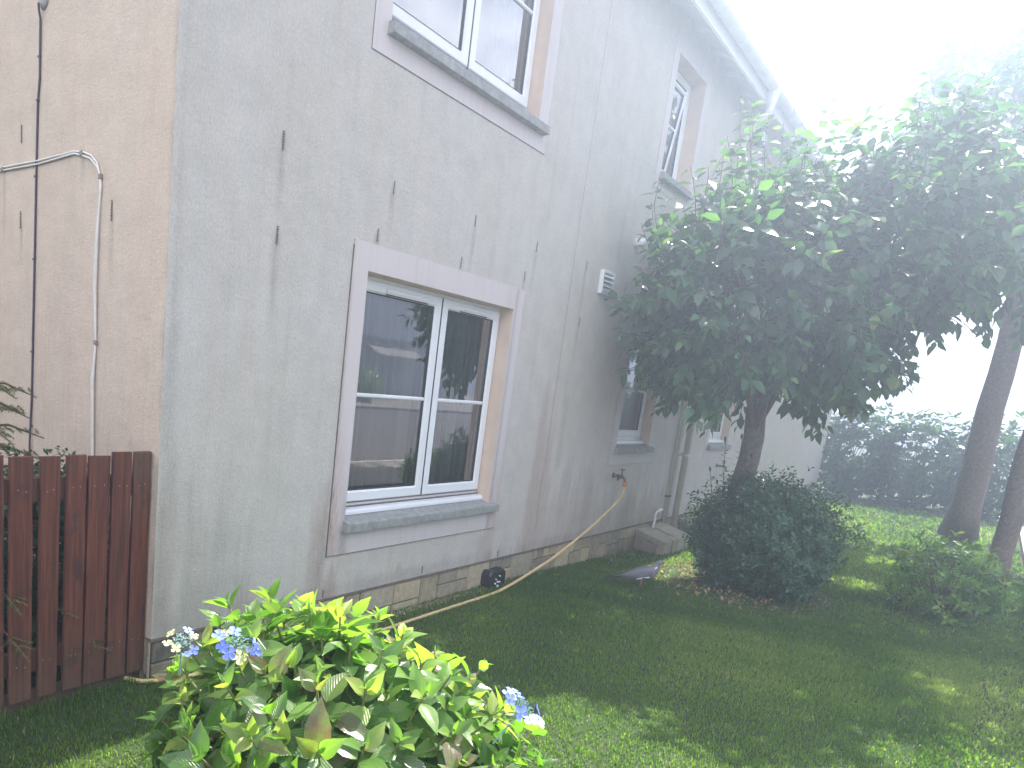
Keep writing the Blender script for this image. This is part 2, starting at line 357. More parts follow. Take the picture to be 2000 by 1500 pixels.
def stain_attr(o,p,a,gn):
    me=o.data; n=len(me.vertices); c=np.zeros((n,4),'f'); c[:,3]=1; k=min(n,p.size)
    c[:k,0]=p.ravel()[:k]; c[:k,1]=a.ravel()[:k]; c[:k,2]=gn.ravel()[:k]
    me.color_attributes.new('stain','FLOAT_COLOR','POINT').data.foreach_set('color',c.ravel())
facade=mb.build('front_wall',M_wall,H); stain_attr(facade,np.clip(pink,0,1),np.clip(alg,0,1),grn)
# gable wall
ys=[.02*i for i in range(0,130)]+[3+.5*i for i in range(0,11)]; zg=[-.1,.2]+[.2+.05*i for i in range(1,94)]
Y2,Z2=np.meshgrid(ys,zg); mb=MB(); mb.v=[(0.,float(a),float(b)) for a,b in zip(Y2.ravel(),Z2.ravel())]; mb.t=[(0,0,0)]*len(mb.v); n_=len(ys)
for j in range(len(zg)-1):
    for i in range(n_-1): mb.f.append((j*n_+i,(j+1)*n_+i,(j+1)*n_+i+1,j*n_+i+1))
ga_dirt_shade=.42*streakv(Y2,Z2,.16,.52,.6,1.35,seed=51,fr=22)+.16*streakv(Y2,Z2,.0,2.2,.6,2.2,seed=52,fr=14)+.9*(1-smooth(.0,.035,Y2))*vnoise(Z2,3,9)
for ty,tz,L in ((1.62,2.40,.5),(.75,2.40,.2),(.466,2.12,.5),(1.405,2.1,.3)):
    ga_dirt_shade=ga_dirt_shade if ga_dirt_shade is None else np.maximum(ga_dirt_shade,.6*(1-smooth(.004,.026,np.abs(Y2-ty)))*(1-smooth(0,.02,Z2-tz))*smooth(-L,0.,Z2-tz))
gp=.25*vnoise(Y2,71,2.)*(1-smooth(1.,3.,Z2)); ga_dirt_shade=np.maximum(ga_dirt_shade,.30*(1-smooth(.9,2.4,Z2))*(.5+.5*vnoise(Y2*2.3+Z2,72,1.)))  # lower gable darkened: dirt blotches with shade put into the colour
o=mb.build('gable_wall',M_gable,H); stain_attr(o,gp,np.clip(ga_dirt_shade,0,1),np.zeros_like(gp))
# plinth
def plinth(parent):
    mb=MB(); mo=MB(); mo.box(.012,XE,.012,.05,-.25,ZB-.001); mo.build('plinth_mortar',M_mortar,parent)
    x=.006; r=random.Random(3); G=.007
    fixed=[(.17,'s'),(.35,'f'),(.62,'s'),(.9,'f'),(1.2,'s'),(1.46,'a'),(1.78,'f2'),(2.07,'f2'),(2.28,'f'),(2.66,'a'),(2.95,'f'),(3.15,'s'),(3.28,'s')]
    while x<XE-.1:
        if fixed: x1,k=fixed.pop(0)
        else:
            x1=x+r.uniform(.17,.38); k=r.choice(['s','s','f','a','a'])
        zb=gz(x)-.12; tb=lambda: (r.random(),min(1,max(0,r.uniform(-.2,.55)+(.55 if x<.9 else 0)+(.2 if x>2.9 else 0))),0)
        d=lambda: r.uniform(-.004,.006)
        def blk(a,b,z0,z1):
            y=.0+d(); ch=.006; tt=tb()
            mb.add([(a,y+ch*1.2,z0),(b,y+ch*1.2,z0),(b,y+ch*1.2,z1),(a,y+ch*1.2,z1),(a+ch,y-ch,z0+ch),(b-ch,y-ch,z0+ch),(b-ch,y-ch,z1-ch),(a+ch,y-ch,z1-ch)],
              [(4,5,6,7),(0,1,5,4),(1,2,6,5),(2,3,7,6),(3,0,4,7)],tt)
        top=ZB-.012
        if k.startswith('f'): blk(x+G/2,x1-G/2,zb,top) if k!='f2' else (blk(x+G/2,x1-G/2,gz(x)+.055,top),blk(x+G/2,x1-G/2,zb,gz(x)+.048))
        else:
            zm=(ZB+gz(x))*.5+r.choice([-.02,.0,.015])
            if k=='s':
                blk(x+G/2,x1-G/2,zm+G/2,top); blk(x+G/2,x1-G/2,zb,zm-G/2)
            else:
                xm=x+(x1-x)*r.uniform(.35,.6); blk(x+G/2,xm-G/2,zm+G/2,top); blk(xm+G/2,x1-G/2,zm+G/2,top); blk(x+G/2,x1-G/2,zb,zm-G/2)
        x=x1
    # return on the gable side
    y=.02
    while y<5:
        y1=y+r.uniform(.2,.4); mb.add([(-.004,y,-.2),(-.004,y1-.008,-.2),(-.004,y1-.008,.19),(-.004,y,.19)],[(0,3,2,1)],(r.random(),.8,0)); y=y1
    return mb.build('stone_plinth',M_stone,parent)
plinth(H)
mb=MB(); mb.box(-.006,XE,-.010,.02,ZB-.008,ZB+.004); mb.box(-.008,0.,-.0,4.5,ZB-.008,ZB+.004); mb.build('bell_bead',M_line,H)
mb=MB(); mb.box(3.606,3.6095,-.0015,.01,ZB+.01,4.85); mb.build('expansion_joint',M_seal,H)

def surround(op,name='window_surround',bt=.145,bs=.125,bb=.135,thick=.006,stain=False,sillz=None):
    thick=.006 if stain else .003
    x0,x1,z0,z1=op; zb=z0-.06-bb
    mb=MB(); a=[]
    def panel(X0,X1,Z0,Z1,nx_=10,nz_=24):
        o=len(mb.v)
        for j in range(nz_+1):
            for i in range(nx_+1):
                mb.v.append((X0+(X1-X0)*i/nx_,-thick,Z0+(Z1-Z0)*j/nz_)); mb.t.append((0,0,0))
        for j in range(nz_):
            for i in range(nx_): k=o+j*(nx_+1)+i; mb.f.append((k,k+1,k+nx_+2,k+nx_+1))
    panel(x0-bs,x0,zb,z1+bt); panel(x1,x1+bs,zb,z1+bt); panel(x0,x1,z1,z1+bt,20,6); panel(x0,x1,zb,z0,24,8)
    n0=len(mb.v)
    mb.add([(x0-bs,-thick,zb),(x0-bs,0,zb),(x0-bs,0,z1+bt),(x0-bs,-thick,z1+bt)],[(0,3,2,1)])
    mb.add([(x1+bs,-thick,zb),(x1+bs,0,zb),(x1+bs,0,z1+bt),(x1+bs,-thick,z1+bt)],[(0,1,2,3)])
    mb.add([(x0-bs,-thick,zb),(x1+bs,-thick,zb),(x1+bs,0,zb),(x0-bs,0,zb)],[(0,3,2,1)])
    mb.add([(x0-bs,-thick,z1+bt),(x1+bs,-thick,z1+bt),(x1+bs,0,z1+bt),(x0-bs,0,z1+bt)],[(0,1,2,3)])
    ob=mb.build(name,M_band,H)
    V=np.array(mb.v); x,z=V[:,0],V[:,2]
    p=np.zeros(len(V)); al=np.zeros(len(V))
    if stain:
        nn=.4+.6*vnoise(x*1.+z*.3,61,60)
        p=np.maximum(.95*(1-smooth(0.,.13,x-(x0-bs)))*(1-smooth(zb+.1,zb+1.0,z))*nn,.5*(x>x1)*(1-smooth(zb,zb+.7,z))*nn)
        p=np.maximum(p,.4*(1-smooth(0.,.02,x-(x0-bs)))*(1-smooth(z1-.3,z1,z)))
        al=np.maximum(.55*np.exp(-((x-x0+.005)/.03)**2)*(1-smooth(z0-.05,z0+.3,z))*(z<z0+.4),.35*np.exp(-((x-x1-.03)/.02)**2))
        al=np.maximum(al,.3*(1-smooth(0.,.03,x-(x0-bs)))*nn)
    stain_attr(ob,p,al,np.zeros(len(V)))
    mb=MB(); e=.004 if stain or op is WU else .0025; q_=0 if stain else .003
    mb.box(x0-bs-e,x0-bs,-thick-.001+q_*.5,.0,zb-e,z1+bt*(.8 if stain else .3)); mb.box(x0-bs,x1+bs,-thick-.001,0,zb-e,zb); k=mb.build('dirt_line',M_line if stain or op is WU else M_seal,ob)
    # reveals
    mb=MB(); d=DEP
    mb.add([(x0,-thick,z0),(x0,d,z0),(x0,d,z1),(x0,-thick,z1)],[(0,1,2,3)]); mb.add([(x1,-thick,z0),(x1,d,z0),(x1,d,z1),(x1,-thick,z1)],[(0,3,2,1)])
    mb.add([(x0,-thick,z1),(x0,d,z1),(x1,d,z1),(x1,-thick,z1)],[(0,1,2,3)]); mb.add([(x0,-thick,z0),(x0,d,z0),(x1,d,z0),(x1,-thick,z0)],[(0,3,2,1)])
    mb.build('reveal',M_reveal,ob)
    return ob
def sill(op,parent,proj=.055,ext=.02,h=.05,right=None):
    x0,x1,z0,z1=op; xr=right if right else x1+ext
    mb=MB(); y=-proj; n=26; zt=z0+.0
    prof=[(y,z0-.055),(y,z0-.008),(y+.006,z0-.002),(.105,z0+.028),(.105,z0-.05),(-.001,z0-.058),(y+.012,z0-.058)]
    vs=[];fs=[]; k=len(prof)
    for i in range(n+1):
        x=x0-ext+(xr-x0+ext)*i/n
        for q,(py,pz) in enumerate(prof):
            wob=.0018*math.sin(i*2.1+q)+.0012*math.sin(i*5.3+q*2); xx=x
            if py>.0 and i==0: xx=x0+.001
            if py>.0 and i==n: xx=x1-.001
            vs.append((xx,py+wob*(q<3),pz+wob*(q<3)))
    for i in range(n):
        for q in range(k): fs.append((i*k+q,(i+1)*k+q,(i+1)*k+(q+1)%k,i*k+(q+1)%k))
    fs+=[tuple(range(k)),tuple(n*k+q for q in range(k))[::-1]]
    mb.add(vs,fs); return mb.build('window_sill',M_sill,parent)
def bar(mb,x0,x1,z0,z1,y0,y1,c=.008):
    """bar with chamfered outer (low-y) edges"""
    mb.add([(x0,y1,z0),(x1,y1,z0),(x1,y1,z1),(x0,y1,z1),(x0,y0+c,z0),(x1,y0+c,z0),(x1,y0+c,z1),(x0,y0+c,z1),(x0+c,y0,z0+c),(x1-c,y0,z0+c),(x1-c,y0,z1-c),(x0+c,y0,z1-c)],
      [(3,2,1,0),(0,1,5,4),(1,2,6,5),(2,3,7,6),(3,0,4,7),(4,5,9,8),(5,6,10,9),(6,7,11,10),(7,4,8,11),(8,9,10,11)])
def framering(mb,x0,x1,z0,z1,y0,y1,w,c=.006,inner=.012):
    """mitred picture-frame profile with sloped bead to the glass"""
    P=[(0,y1),(0,y0+c),(c,y0),(w-inner,y0),(w,y0+inner*1.1),(w,y1)]
    cs=[(x0,z0,1,1),(x1,z0,-1,1),(x1,z1,-1,-1),(x0,z1,1,-1)]; vs=[];k=len(P)
    for X0,Z0,sx,sz in cs:
        for d,y in P: vs.append((X0+sx*d,y,Z0+sz*d))
    fs=[(a*k+q,a*k+q+1,((a+1)%4)*k+q+1,((a+1)%4)*k+q) for a in range(4) for q in range(k-1)]
    mb.add(vs,fs)
def sash(win,x0,x1,z0,z1,yf,w=.068,barz=None,vent=False,side=None,tilt=None):
    """a sash with its pane, gasket, bar and trickle vent; tilt=(hinge axis, angle) opens it"""
    mb=MB(); framering(mb,x0,x1,z0,z1,yf,yf+.055,w); s=mb.build('sash',M_upvc,win)
    subs=[]
    mb=MB(); mb.add([(x0+w,yf+.022,z0+w),(x1-w,yf+.022,z0+w),(x1-w,yf+.022,z1-w),(x0+w,yf+.022,z1-w)],[(0,1,2,3)]); p=mb.build('pane',M_glass,s)
    mb=MB(); framering(mb,x0+w-.002,x1-w+.002,z0+w-.002,z1-w+.002,yf+.010,yf+.021,.007,.002,.003); mb.build('gasket_and_shade',M_gasket,s)
    if barz:
        mb=MB(); bar(mb,x0+w,x1-w,barz-.012,barz+.012,yf+.008,yf+.021,.006); mb.build('glazing_bar',M_upvc,s)
    if vent:
        c0,c1=vent; mb=MB(); bar(mb,c0,c1,z1-.052,z1-.030,yf-.018,yf,.005); mb.box(c0+.004,c1-.004,yf-.012,yf-.001,z1-.058,z1-.0525); tv=mb.build('trickle_vent',M_upvc,s); mb=MB(); mb.box(c0+.002,c1-.002,yf-.0035,yf-.0005,z1-.0665,z1-.0585); mb.build('vent_shade_strip',M_line,tv)  # dark strip below the vent paints its shadow
    return s
def outer_frame(op,yf,w=.045,cill=True,meet=None,sillh=.05,fx0=None,fx1=None,ztop=None):
    x0,x1,z0,z1=op; fx0=fx0 or x0; fx1=fx1 or x1; zt=ztop or z1
    mb=MB(); framering(mb,fx0,fx1,z0+.055,zt,yf+.012,yf+.075,w)
    if meet: mb.box(meet-.03,meet+.03,yf+.055,yf+.07,z0+.08,z1-.02)
    win=mb.build('window',M_upvc,H)
    if meet:
        mb=MB(); mb.box(meet-.0135,meet-.0015,yf+.001,yf+.050,z0+.092,z1-.026); mb.build('gasket_and_shade',M_gasket,win)
        mb=MB(); mb.box(fx0+.02,fx1-.01,yf+.004,yf+.011,z0+.082,z0+.0895); mb.build('gasket_and_shade',M_line,win)  # dark strip paints the shadow line below the sashes
        mb=MB(); mb.box(fx0+.01,fx1-.001,yf-.006,yf+.011,z0+.0605,z0+.0655); mb.build('gasket_and_shade',M_line,win)  # dark strip paints the shadow line between frame and cill
    if cill:
        mb=MB(); c0=fx0-.0; c1=min(fx1+.02,x1)
        prof=[(yf-.045,z0+.022),(yf-.045,z0+.040),(yf-.038,z0+.050),(yf+.03,z0+.064),(yf+.03,z0+.022)]
        vs=[(x,a,b) for x in (c0,c1) for a,b in prof]; mb.add(vs,[(i,i+5,(i+1)%5+5,(i+1)%5) for i in range(5)]+[(0,1,2,3,4),(9,8,7,6,5)]); mb.build('cill',M_upvc,win)
        mb=MB(); mb.box(x0,x1,yf-.03,yf+.05,z0+.026-.018,z0+.0215); mb.build('seal_bead',M_line,win)
    return win
def interior(op,depth=1.6,curtain=True,seed=1,y0=.20,lite=None,cx=None):
    x0,x1,z0,z1=op; e=.5
    mb=MB(); X0,X1,Z0,Z1,Y0,Y1=x0-.5,x1+.6,z0-.55,z1+.12,.152,depth
    mb.add([(X0,Y0,Z0),(X1,Y0,Z0),(X1,Y1,Z0),(X0,Y1,Z0),(X0,Y0,Z1),(X1,Y0,Z1),(X1,Y1,Z1),(X0,Y1,Z1)],[(0,1,2,3),(4,7,6,5),(1,5,6,2),(2,6,7,3),(3,7,4,0)])
    for a,b,c,d in ((X0,x0,Z0,Z1),(x1,X1,Z0,Z1),(x0,x1,Z0,z0),(x0,x1,z1,Z1)): mb.add([(a,Y0,c),(b,Y0,c),(b,Y0,d),(a,Y0,d)],[(0,1,2,3)])
    mb.build('room',M_room,H)
    if curtain:
        r=random.Random(seed); mb=MB(); n=int((x1-x0)*170); vs=[]
        c0,c1=(cx or (x0+.0,x1-.02)); ph=0
        for i in range(n+1):
            x=c0+(c1-c0)*i/n; ph+=.55+.25*math.sin(i*.13+seed)+r.uniform(-.1,.1); y=y0+.022*math.sin(ph)+.01*math.sin(ph*.37)
            for z in (z0+.03,(z0+z1)/2,z1-.01): vs.append((x,y,z))
        mb.add(vs,[(i*3+j,(i+1)*3+j,(i+1)*3+j+1,i*3+j+1) for i in range(n) for j in range(2)]); c=mb.build('curtain',M_curt,H,smooth=True)
YF=.095
# lower wide window: two sashes, the left one wider
s_=surround(WL,stain=True); sill(WL,H,right=2.885)
wn_=outer_frame(WL,YF,meet=2.10)
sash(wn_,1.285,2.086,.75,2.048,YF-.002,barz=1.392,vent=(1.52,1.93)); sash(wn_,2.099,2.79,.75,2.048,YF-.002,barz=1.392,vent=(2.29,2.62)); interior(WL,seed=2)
# upper wide window
surround(WU,bt=.14,bb=.10); sill(WU,H,ext=.025,right=2.88)
wn_=outer_frame(WU,YF,meet=2.080,cill=False)
sash(wn_,1.285,2.0662,3.40,4.59,YF-.002,barz=3.97); sash(wn_,2.0788,2.795,3.40,4.59,YF-.002,barz=3.97); interior(WU,seed=5,y0=.26,cx=(2.52,2.80))
# upper narrow window, right sash tilted open
surround(W3,bb=.08,bs=.115); sill(W3,H,ext=.03)
wn_=outer_frame(W3,YF+.03,cill=False)
sash(wn_,5.05,5.70,3.64,4.53,YF+.035,w=.05)
def tilted():
    hx,hz=5.40,3.66; yf=YF+.02
    s=sash(wn_,5.06,5.405,3.65,4.36,0,w=.035,barz=4.03)
    # rotate about its bottom edge (leans outwards at the top)
    Mx=Matrix.Translation((0,yf,3.65))@Matrix.Rotation(R_(7),4,'X')@Matrix.Translation((0,0,-3.65)); s.matrix_local=Mx
tilted(); interior(W3,seed=7)
surround(W4,bb=.11,bs=.115); sill(W4,H,ext=.03,right=5.90)
wn_=outer_frame(W4,YF-.01); sash(wn_,5.05,5.81,1.155,2.05,YF-.012,w=.07,barz=1.62); interior(W4,seed=8)
surround(W5,bb=.11,bs=.115); sill(W5,H,ext=.03)
wn_=outer_frame(W5,YF-.01); sash(wn_,7.93,8.71,1.155,2.05,YF-.012,w=.07,barz=1.62); interior(W5,seed=9)
surround(W6,bb=.08,bs=.115); sill(W6,H,ext=.03)
wn_=outer_frame(W6,YF); sash(wn_,7.93,8.62,3.63,4.53,YF-.002,w=.06); interior(W6,seed=10)

# eaves: sloping soffit, fascia, gutter, roof
XR0,XR1=-.12,XE+.3
mb=MB(); mb.add([(XR0,.0,4.86),(XR1,.0,4.86),(XR1,-.235,4.745),(XR0,-.235,4.745)],[(0,3,2,1)]); mb.build('soffit',M_soffit,H)
mb=MB(); mb.box(XR0,XR1,-.26,-.236,4.695,4.87); mb.build('fascia',M_upvc,H)
roof=MB(); sl_=math.tan(R_(36))
roof.add([(XR0,-.30,4.845),(XR1,-.30,4.845),(XR1,3.4,4.845+3.7*sl_),(XR0,3.4,4.845+3.7*sl_),(XR0,-.30,4.875),(XR1,-.30,4.875),(XR1,3.4,4.875+3.7*sl_),(XR0,3.4,4.875+3.7*sl_),(XR0,7.1,4.845),(XR1,7.1,4.845)],
 [(0,3,2,1),(4,5,6,7),(0,1,5,4),(1,2,6,5),(3,0,4,7),(7,6,9,8)]); roof.build('roof',M_tile,H)
gt=MB(); n=12; rr=.058; cy,cz=-.325,4.822; prof=[(cy+rr*math.cos(math.pi+math.pi*i/n),cz+rr*math.sin(math.pi+math.pi*i/n)) for i in range(n+1)]
prof2=[(cy+(rr-.004)*math.cos(math.pi+math.pi*i/n),cz+(rr-.004)*math.sin(math.pi+math.pi*i/n)) for i in range(n+1)][::-1]
PP=prof+prof2; k=len(PP); gt.add([(x,a,b) for x in (XR0,XR1) for a,b in PP],[(i,i+k,(i+1)%k+k,(i+1)%k) for i in range(k)])
gutter=gt.build('gutter',M_upvc_old,H,smooth=True)
for i,x in enumerate([.6+.62*j for j in range(24)]):
    mb=MB(); r2=.063; pr=[(cy+r2*math.cos(math.pi+math.pi*q/10),cz+r2*math.sin(math.pi+math.pi*q/10)) for q in range(11)]
    pr+= [(cy+(r2-.006)*math.cos(math.pi+math.pi*q/10),cz+(r2-.006)*math.sin(math.pi+math.pi*q/10)) for q in range(10,-1,-1)]
    k=len(pr); mb.add([(xx,a,b) for xx in (x-.014,x+.014) for a,b in pr],[(q,q+k,(q+1)%k+k,(q+1)%k) for q in range(k)]+[tuple(range(k)),tuple(range(k,2*k))[::-1]])
    mb.box(x-.016,x+.016,cy-r2-.012,cy-r2+.004,cz-.012,cz+.014); mb.build('gutter_bracket',M_upvc_old,gutter)
for i,x in enumerate([.45+.53*j for j in range(28)]):
    mb=MB(); mb.add([(x-.02,-.001,4.855),(x+.02,-.001,4.855),(x+.02,-.20,4.757),(x-.02,-.20,4.757),(x-.02,-.001,4.80),(x+.02,-.001,4.80),(x+.02,-.20,4.742),(x-.02,-.20,4.742)],[(4,5,6,7),(0,4,7,3),(1,2,6,5),(2,3,7,6)]); mb.build('soffit_bracket',M_soffit,H)
# downpipe
dp=MB(); dp.tube([(6.78,-.325,4.80),(6.78,-.325,4.62),(6.79,-.30,4.57),(6.84,-.12,4.38),(6.85,-.09,4.32),(6.85,-.088,.0)],.036,14); dpo=dp.build('downpipe',M_pipe,H,smooth=True)
mb=MB(); mb.lathe((6.78,-.325,4.66),(0,0,1),[(0,.042),(.05,.05),(.13,.066),(.14,.066)],14); mb.build('hopper',M_upvc_old,dpo)
for z in (.95,2.3,3.6):
    mb=MB(); mb.lathe((6.85,-.088,z),(0,0,1),[(0,.041),(.03,.041)],14); mb.box(6.80,6.90,-.05,-.002,z+.004,z+.026); mb.build('pipe_clip',M_upvc_old,dpo)
for x in (6.67,6.735):
    mb=MB(); mb.tube([(x,-.022,.05),(x,-.022,2.5),(x,-.010,2.56),(x,.02,2.58)],.013,8); po=mb.build('thin_pipe',M_pipe,H,smooth=True)
    mb=MB(); mb.box(x-.02,x+.02,-.040,-.001,.47,.49); mb.build('pipe_clip',M_brass,po)
# helical wall ties showing through the render
for i,(tx,tz) in enumerate(TIES):
    mb=MB(); L=.085 if i<2 else (.07 if i<11 else .05); nn=44; turns=7 if i<2 else 6; wd=.009 if i<2 else .0055; vs=[]
    for j in range(nn+1):
        a=turns*math.pi*j/nn; z=tz+L/2-L*j/nn
        vs+= [(tx+wd*math.cos(a),-.002-.003*(1+math.sin(a)),z),(tx-wd*math.cos(a),-.002-.003*(1-math.sin(a)),z)]
    mb.add(vs,[(2*j,2*j+1,2*j+3,2*j+2) for j in range(nn)]); mb.box(tx-wd*.3,tx+wd*.3,-.0015,.0,tz-L/2,tz+L/2); mb.build('wall_tie',M_steel,H)
for i,(ty,tz) in enumerate([(1.405,2.566),(1.409,2.136),(.466,2.129)]):
    mb=MB(); nn=44; L=.09; wd=.007; vs=[]
    for j in range(nn+1):
        a=7*math.pi*j/nn; z=tz+L/2-L*j/nn
        vs+= [(-.002-.003*(1+math.sin(a)),ty+wd*math.cos(a),z),(-.002-.003*(1-math.sin(a)),ty-wd*math.cos(a),z)]
    mb.add(vs,[(2*j,2*j+1,2*j+3,2*j+2) for j in range(nn)]); mb.box(-.0015,.0,ty-wd*.3,ty+wd*.3,tz-L/2,tz+L/2); mb.build('wall_tie',M_steel,H)

# ------------------------------------------------------------ fixtures on the walls
t=thing('wall_cable','dark cable running straight down the cream gable wall behind the fence','cable',(-.006,1.2,3.13))
mb=MB(); mb.tube([(-.03,1.165,3.125),(-.02,1.185,3.11),(-.008,1.192,3.07),(-.006,1.196,2.8),(-.006,1.214,2.69),(-.006,1.222,2.36),(-.006,1.229,1.96),(-.006,1.245,1.2),(-.012,1.251,.95),(-.006,1.252,.75),(-.006,1.255,.2)],.0055,8); keep(mb.build('cable_run',M_cab_dark,smooth=True),t)
mb=MB(); vs=MB(); mb.lathe((-.001,1.165,3.15),(-1,0,0),[(0,.045),(.010,.040),(.018,.024),(.02,.001)],18); s=mb.build('sealant_patch',M_seal,smooth=True); keep(s,t); s.scale=(1,1,1)
for y,z in ((1.199,2.9),(1.212,2.70),(1.226,2.34),(1.232,1.93),(1.243,1.45),(1.248,1.05)):
    mb=MB(); mb.box(-.014,-.0005,y-.009,y+.009,z-.005,z+.005); keep(mb.build('cable_clip',M_cab_dark,bevel=.002),t)
t=thing('wall_cable','pair of white cables bending down the cream gable wall to the fence','cable',(-.006,.56,2.3))
for k,dz in enumerate((0.,-.016)):
    sg=1 if k==0 else 1.
    mb=MB(); mb.tube([(-.006,3.0,2.37+dz),(-.006,1.9,2.415+dz*.8),(-.008,1.62,2.42+dz),(-.007,1.2,2.413+dz),(-.007,.82,2.418+dz*.6),(-.007,.73,2.405+dz),(-.007,.66,2.385+dz*1.0),(-.007,.60,2.345+dz),(-.007,.573+dz*.3,2.29),(-.007,.565+dz*.4,2.24),(-.012,.572+.012*k,2.0),(-.012,.575+.014*k,1.8),(-.007,.568,1.54),(-.012,.575+.014*k,1.35),(-.008,.562+.012*k,.99),(-.006,.56+.012*k,.3)],.0048,8); keep(mb.build('cable_run',M_cab_white,smooth=True),t)
for y,z in ((1.62,2.412),(.745,2.403),(.565,2.285),(.568,1.535)):
    mb=MB(); mb.box(-.016,-.0005,y-.010,y+.010,z-.012,z+.010); keep(mb.build('cable_clip',M_steel,bevel=.002),t)
# louvred vent
t=thing('wall_vent','white louvred wall vent with four flaps, high on the wall beside the tree','vent',(4.21,-.01,2.47))
mb=MB(); framering(mb,4.10,4.33,2.375,2.565,-.035,-.001,.022,.004,.004); keep(mb.build('vent_frame',M_upvc),t)
mb=MB(); mb.box(4.11,4.32,-.006,-.0005,2.385,2.555); keep(mb.build('back_plate',M_line),t)
for i in range(4):
    z=2.397+.0375*i; mb=MB(); mb.add([(4.122,-.014,z+.036),(4.308,-.014,z+.036),(4.308,-.045,z+.001),(4.122,-.045,z+.001),(4.122,-.010,z+.034),(4.308,-.010,z+.034),(4.308,-.041,z-.002),(4.122,-.041,z-.002)],[(0,3,2,1),(4,5,6,7),(0,1,5,4),(2,3,7,6),(0,4,7,3),(1,2,6,5)]); keep(mb.build('louvre',M_upvc_old),t)
mb=MB(); mb.lathe((4.715,-.001,2.895),(0,-1,0),[(0,.04),(.02,.042),(.07,.04),(.085,.03),(.088,.002)],16); o=mb.build('overflow_cowl',M_upvc,smooth=True); tag(o,'small round white cowl on the wall just left of the tree crown','cowl')
# garden tap with hose connector
t=thing('garden_tap','brass garden tap with an orange hose connector below the narrow window','tap',(5.05,-.02,.79))
mb=MB(); mb.lathe((5.06,-.0005,.785),(0,-1,0),[(0,.028),(.008,.028),(.012,.014),(.07,.013),(.075,.018),(.10,.018),(.105,.010)],14); mb.tube([(5.06,-.09,.785),(5.045,-.125,.775),(5.035,-.14,.74)],.011,10); keep(mb.build('tap_body',M_brass,smooth=True),t)
mb=MB(); mb.tube([(5.06,-.085,.79),(5.05,-.088,.83),(5.045,-.09,.85)],.007,8); mb.tube([(5.02,-.07,.852),(5.045,-.09,.855),(5.07,-.11,.852)],[.004,.009,.004],8); keep(mb.build('tap_handle',M_brass,smooth=True),t)
mb=MB(); mb.tube([(5.10,-.03,.80),(5.10,-.045,.765),(5.105,-.035,.735)],[.012,.016,.006],8); keep(mb.build('check_valve',M_brass,smooth=True),t)
mb=MB(); mb.lathe((5.035,-.14,.745),(0,0,-1),[(0,.016),(.012,.021),(.035,.021),(.05,.015)],14); keep(mb.build('hose_connector',M_orange,smooth=True),t)
t=thing('garden_tap','second garden tap further along the wall behind the dark shrub','tap',(8.45,-.02,.79))
mb=MB(); mb.lathe((8.45,-.0005,.785),(0,-1,0),[(0,.028),(.008,.028),(.012,.014),(.07,.013),(.075,.018),(.10,.018),(.105,.010)],12); mb.tube([(8.45,-.09,.785),(8.44,-.125,.775),(8.43,-.14,.72)],.011,10); keep(mb.build('tap_body',M_brass,smooth=True),t)
mb=MB(); mb.tube([(8.43,-.07,.852),(8.45,-.09,.855),(8.47,-.11,.852)],[.004,.009,.004],8); mb.tube([(8.45,-.085,.79),(8.45,-.09,.855)],.006,8); keep(mb.build('tap_handle',M_brass,smooth=True),t)
# hose
hp=[(5.035,-.142,.70),(5.030,-.145,.66),(5.0,-.147,.62),(4.86,-.149,.54),(4.62,-.15,.448),(4.40,-.152,.365),(4.05,-.158,.262),(3.68,-.165,.162),(3.4,-.169,.108),(3.16,-.172,.062),(2.95,-.175,.03),(2.73,-.18,.012),(2.2,-.19,.012),(1.74,-.20,.012),(1.43,-.21,.012),(1.0,-.20,.012),(.6,-.15,.012),(.3,-.10,.012),(.12,-.075,.012),(.0,-.03,.012),(-.06,.02,.012),(-.1,.12,.012)]
def catmull(p,n=6):
    p=[Vector(a) for a in p]; o=[]
    for i in range(len(p)-1):
        a,b,c,d=p[max(i-1,0)],p[i],p[i+1],p[min(i+2,len(p)-1)]
        for k in range(n):
            u=k/n; o.append(.5*((2*b)+(c-a)*u+(2*a-5*b+4*c-d)*u*u+(3*b-a-3*c+d)*u**3))
    o.append(p[-1]); return o
mb=MB(); mb.tube(catmull(hp),.0112,8); tag(mb.build('garden_hose',M_hose,smooth=True),'yellow garden hose sagging from the tap and lying along the wall foot','hose')
# overflow pipes
for nm,lab,P in (('overflow_pipe','thin white overflow pipe bending down into the concrete covers',[(6.52,.01,.335),(6.52,-.035,.335),(6.50,-.045,.335),(6.36,-.045,.33),(6.335,-.045,.32),(6.315,-.045,.29),(6.31,-.05,.24),(6.27,-.06,.20),(6.25,-.065,.13)]),
                 ('overflow_pipe','short white overflow pipe stub near the dark shrub',[(7.66,.01,.345),(7.66,-.05,.34),(7.64,-.06,.335),(7.50,-.06,.33)])):
    mb=MB(); mb.tube(catmull(P,4),.0125,8); tag(mb.build(nm,M_upvc,smooth=True),lab,'pipe')
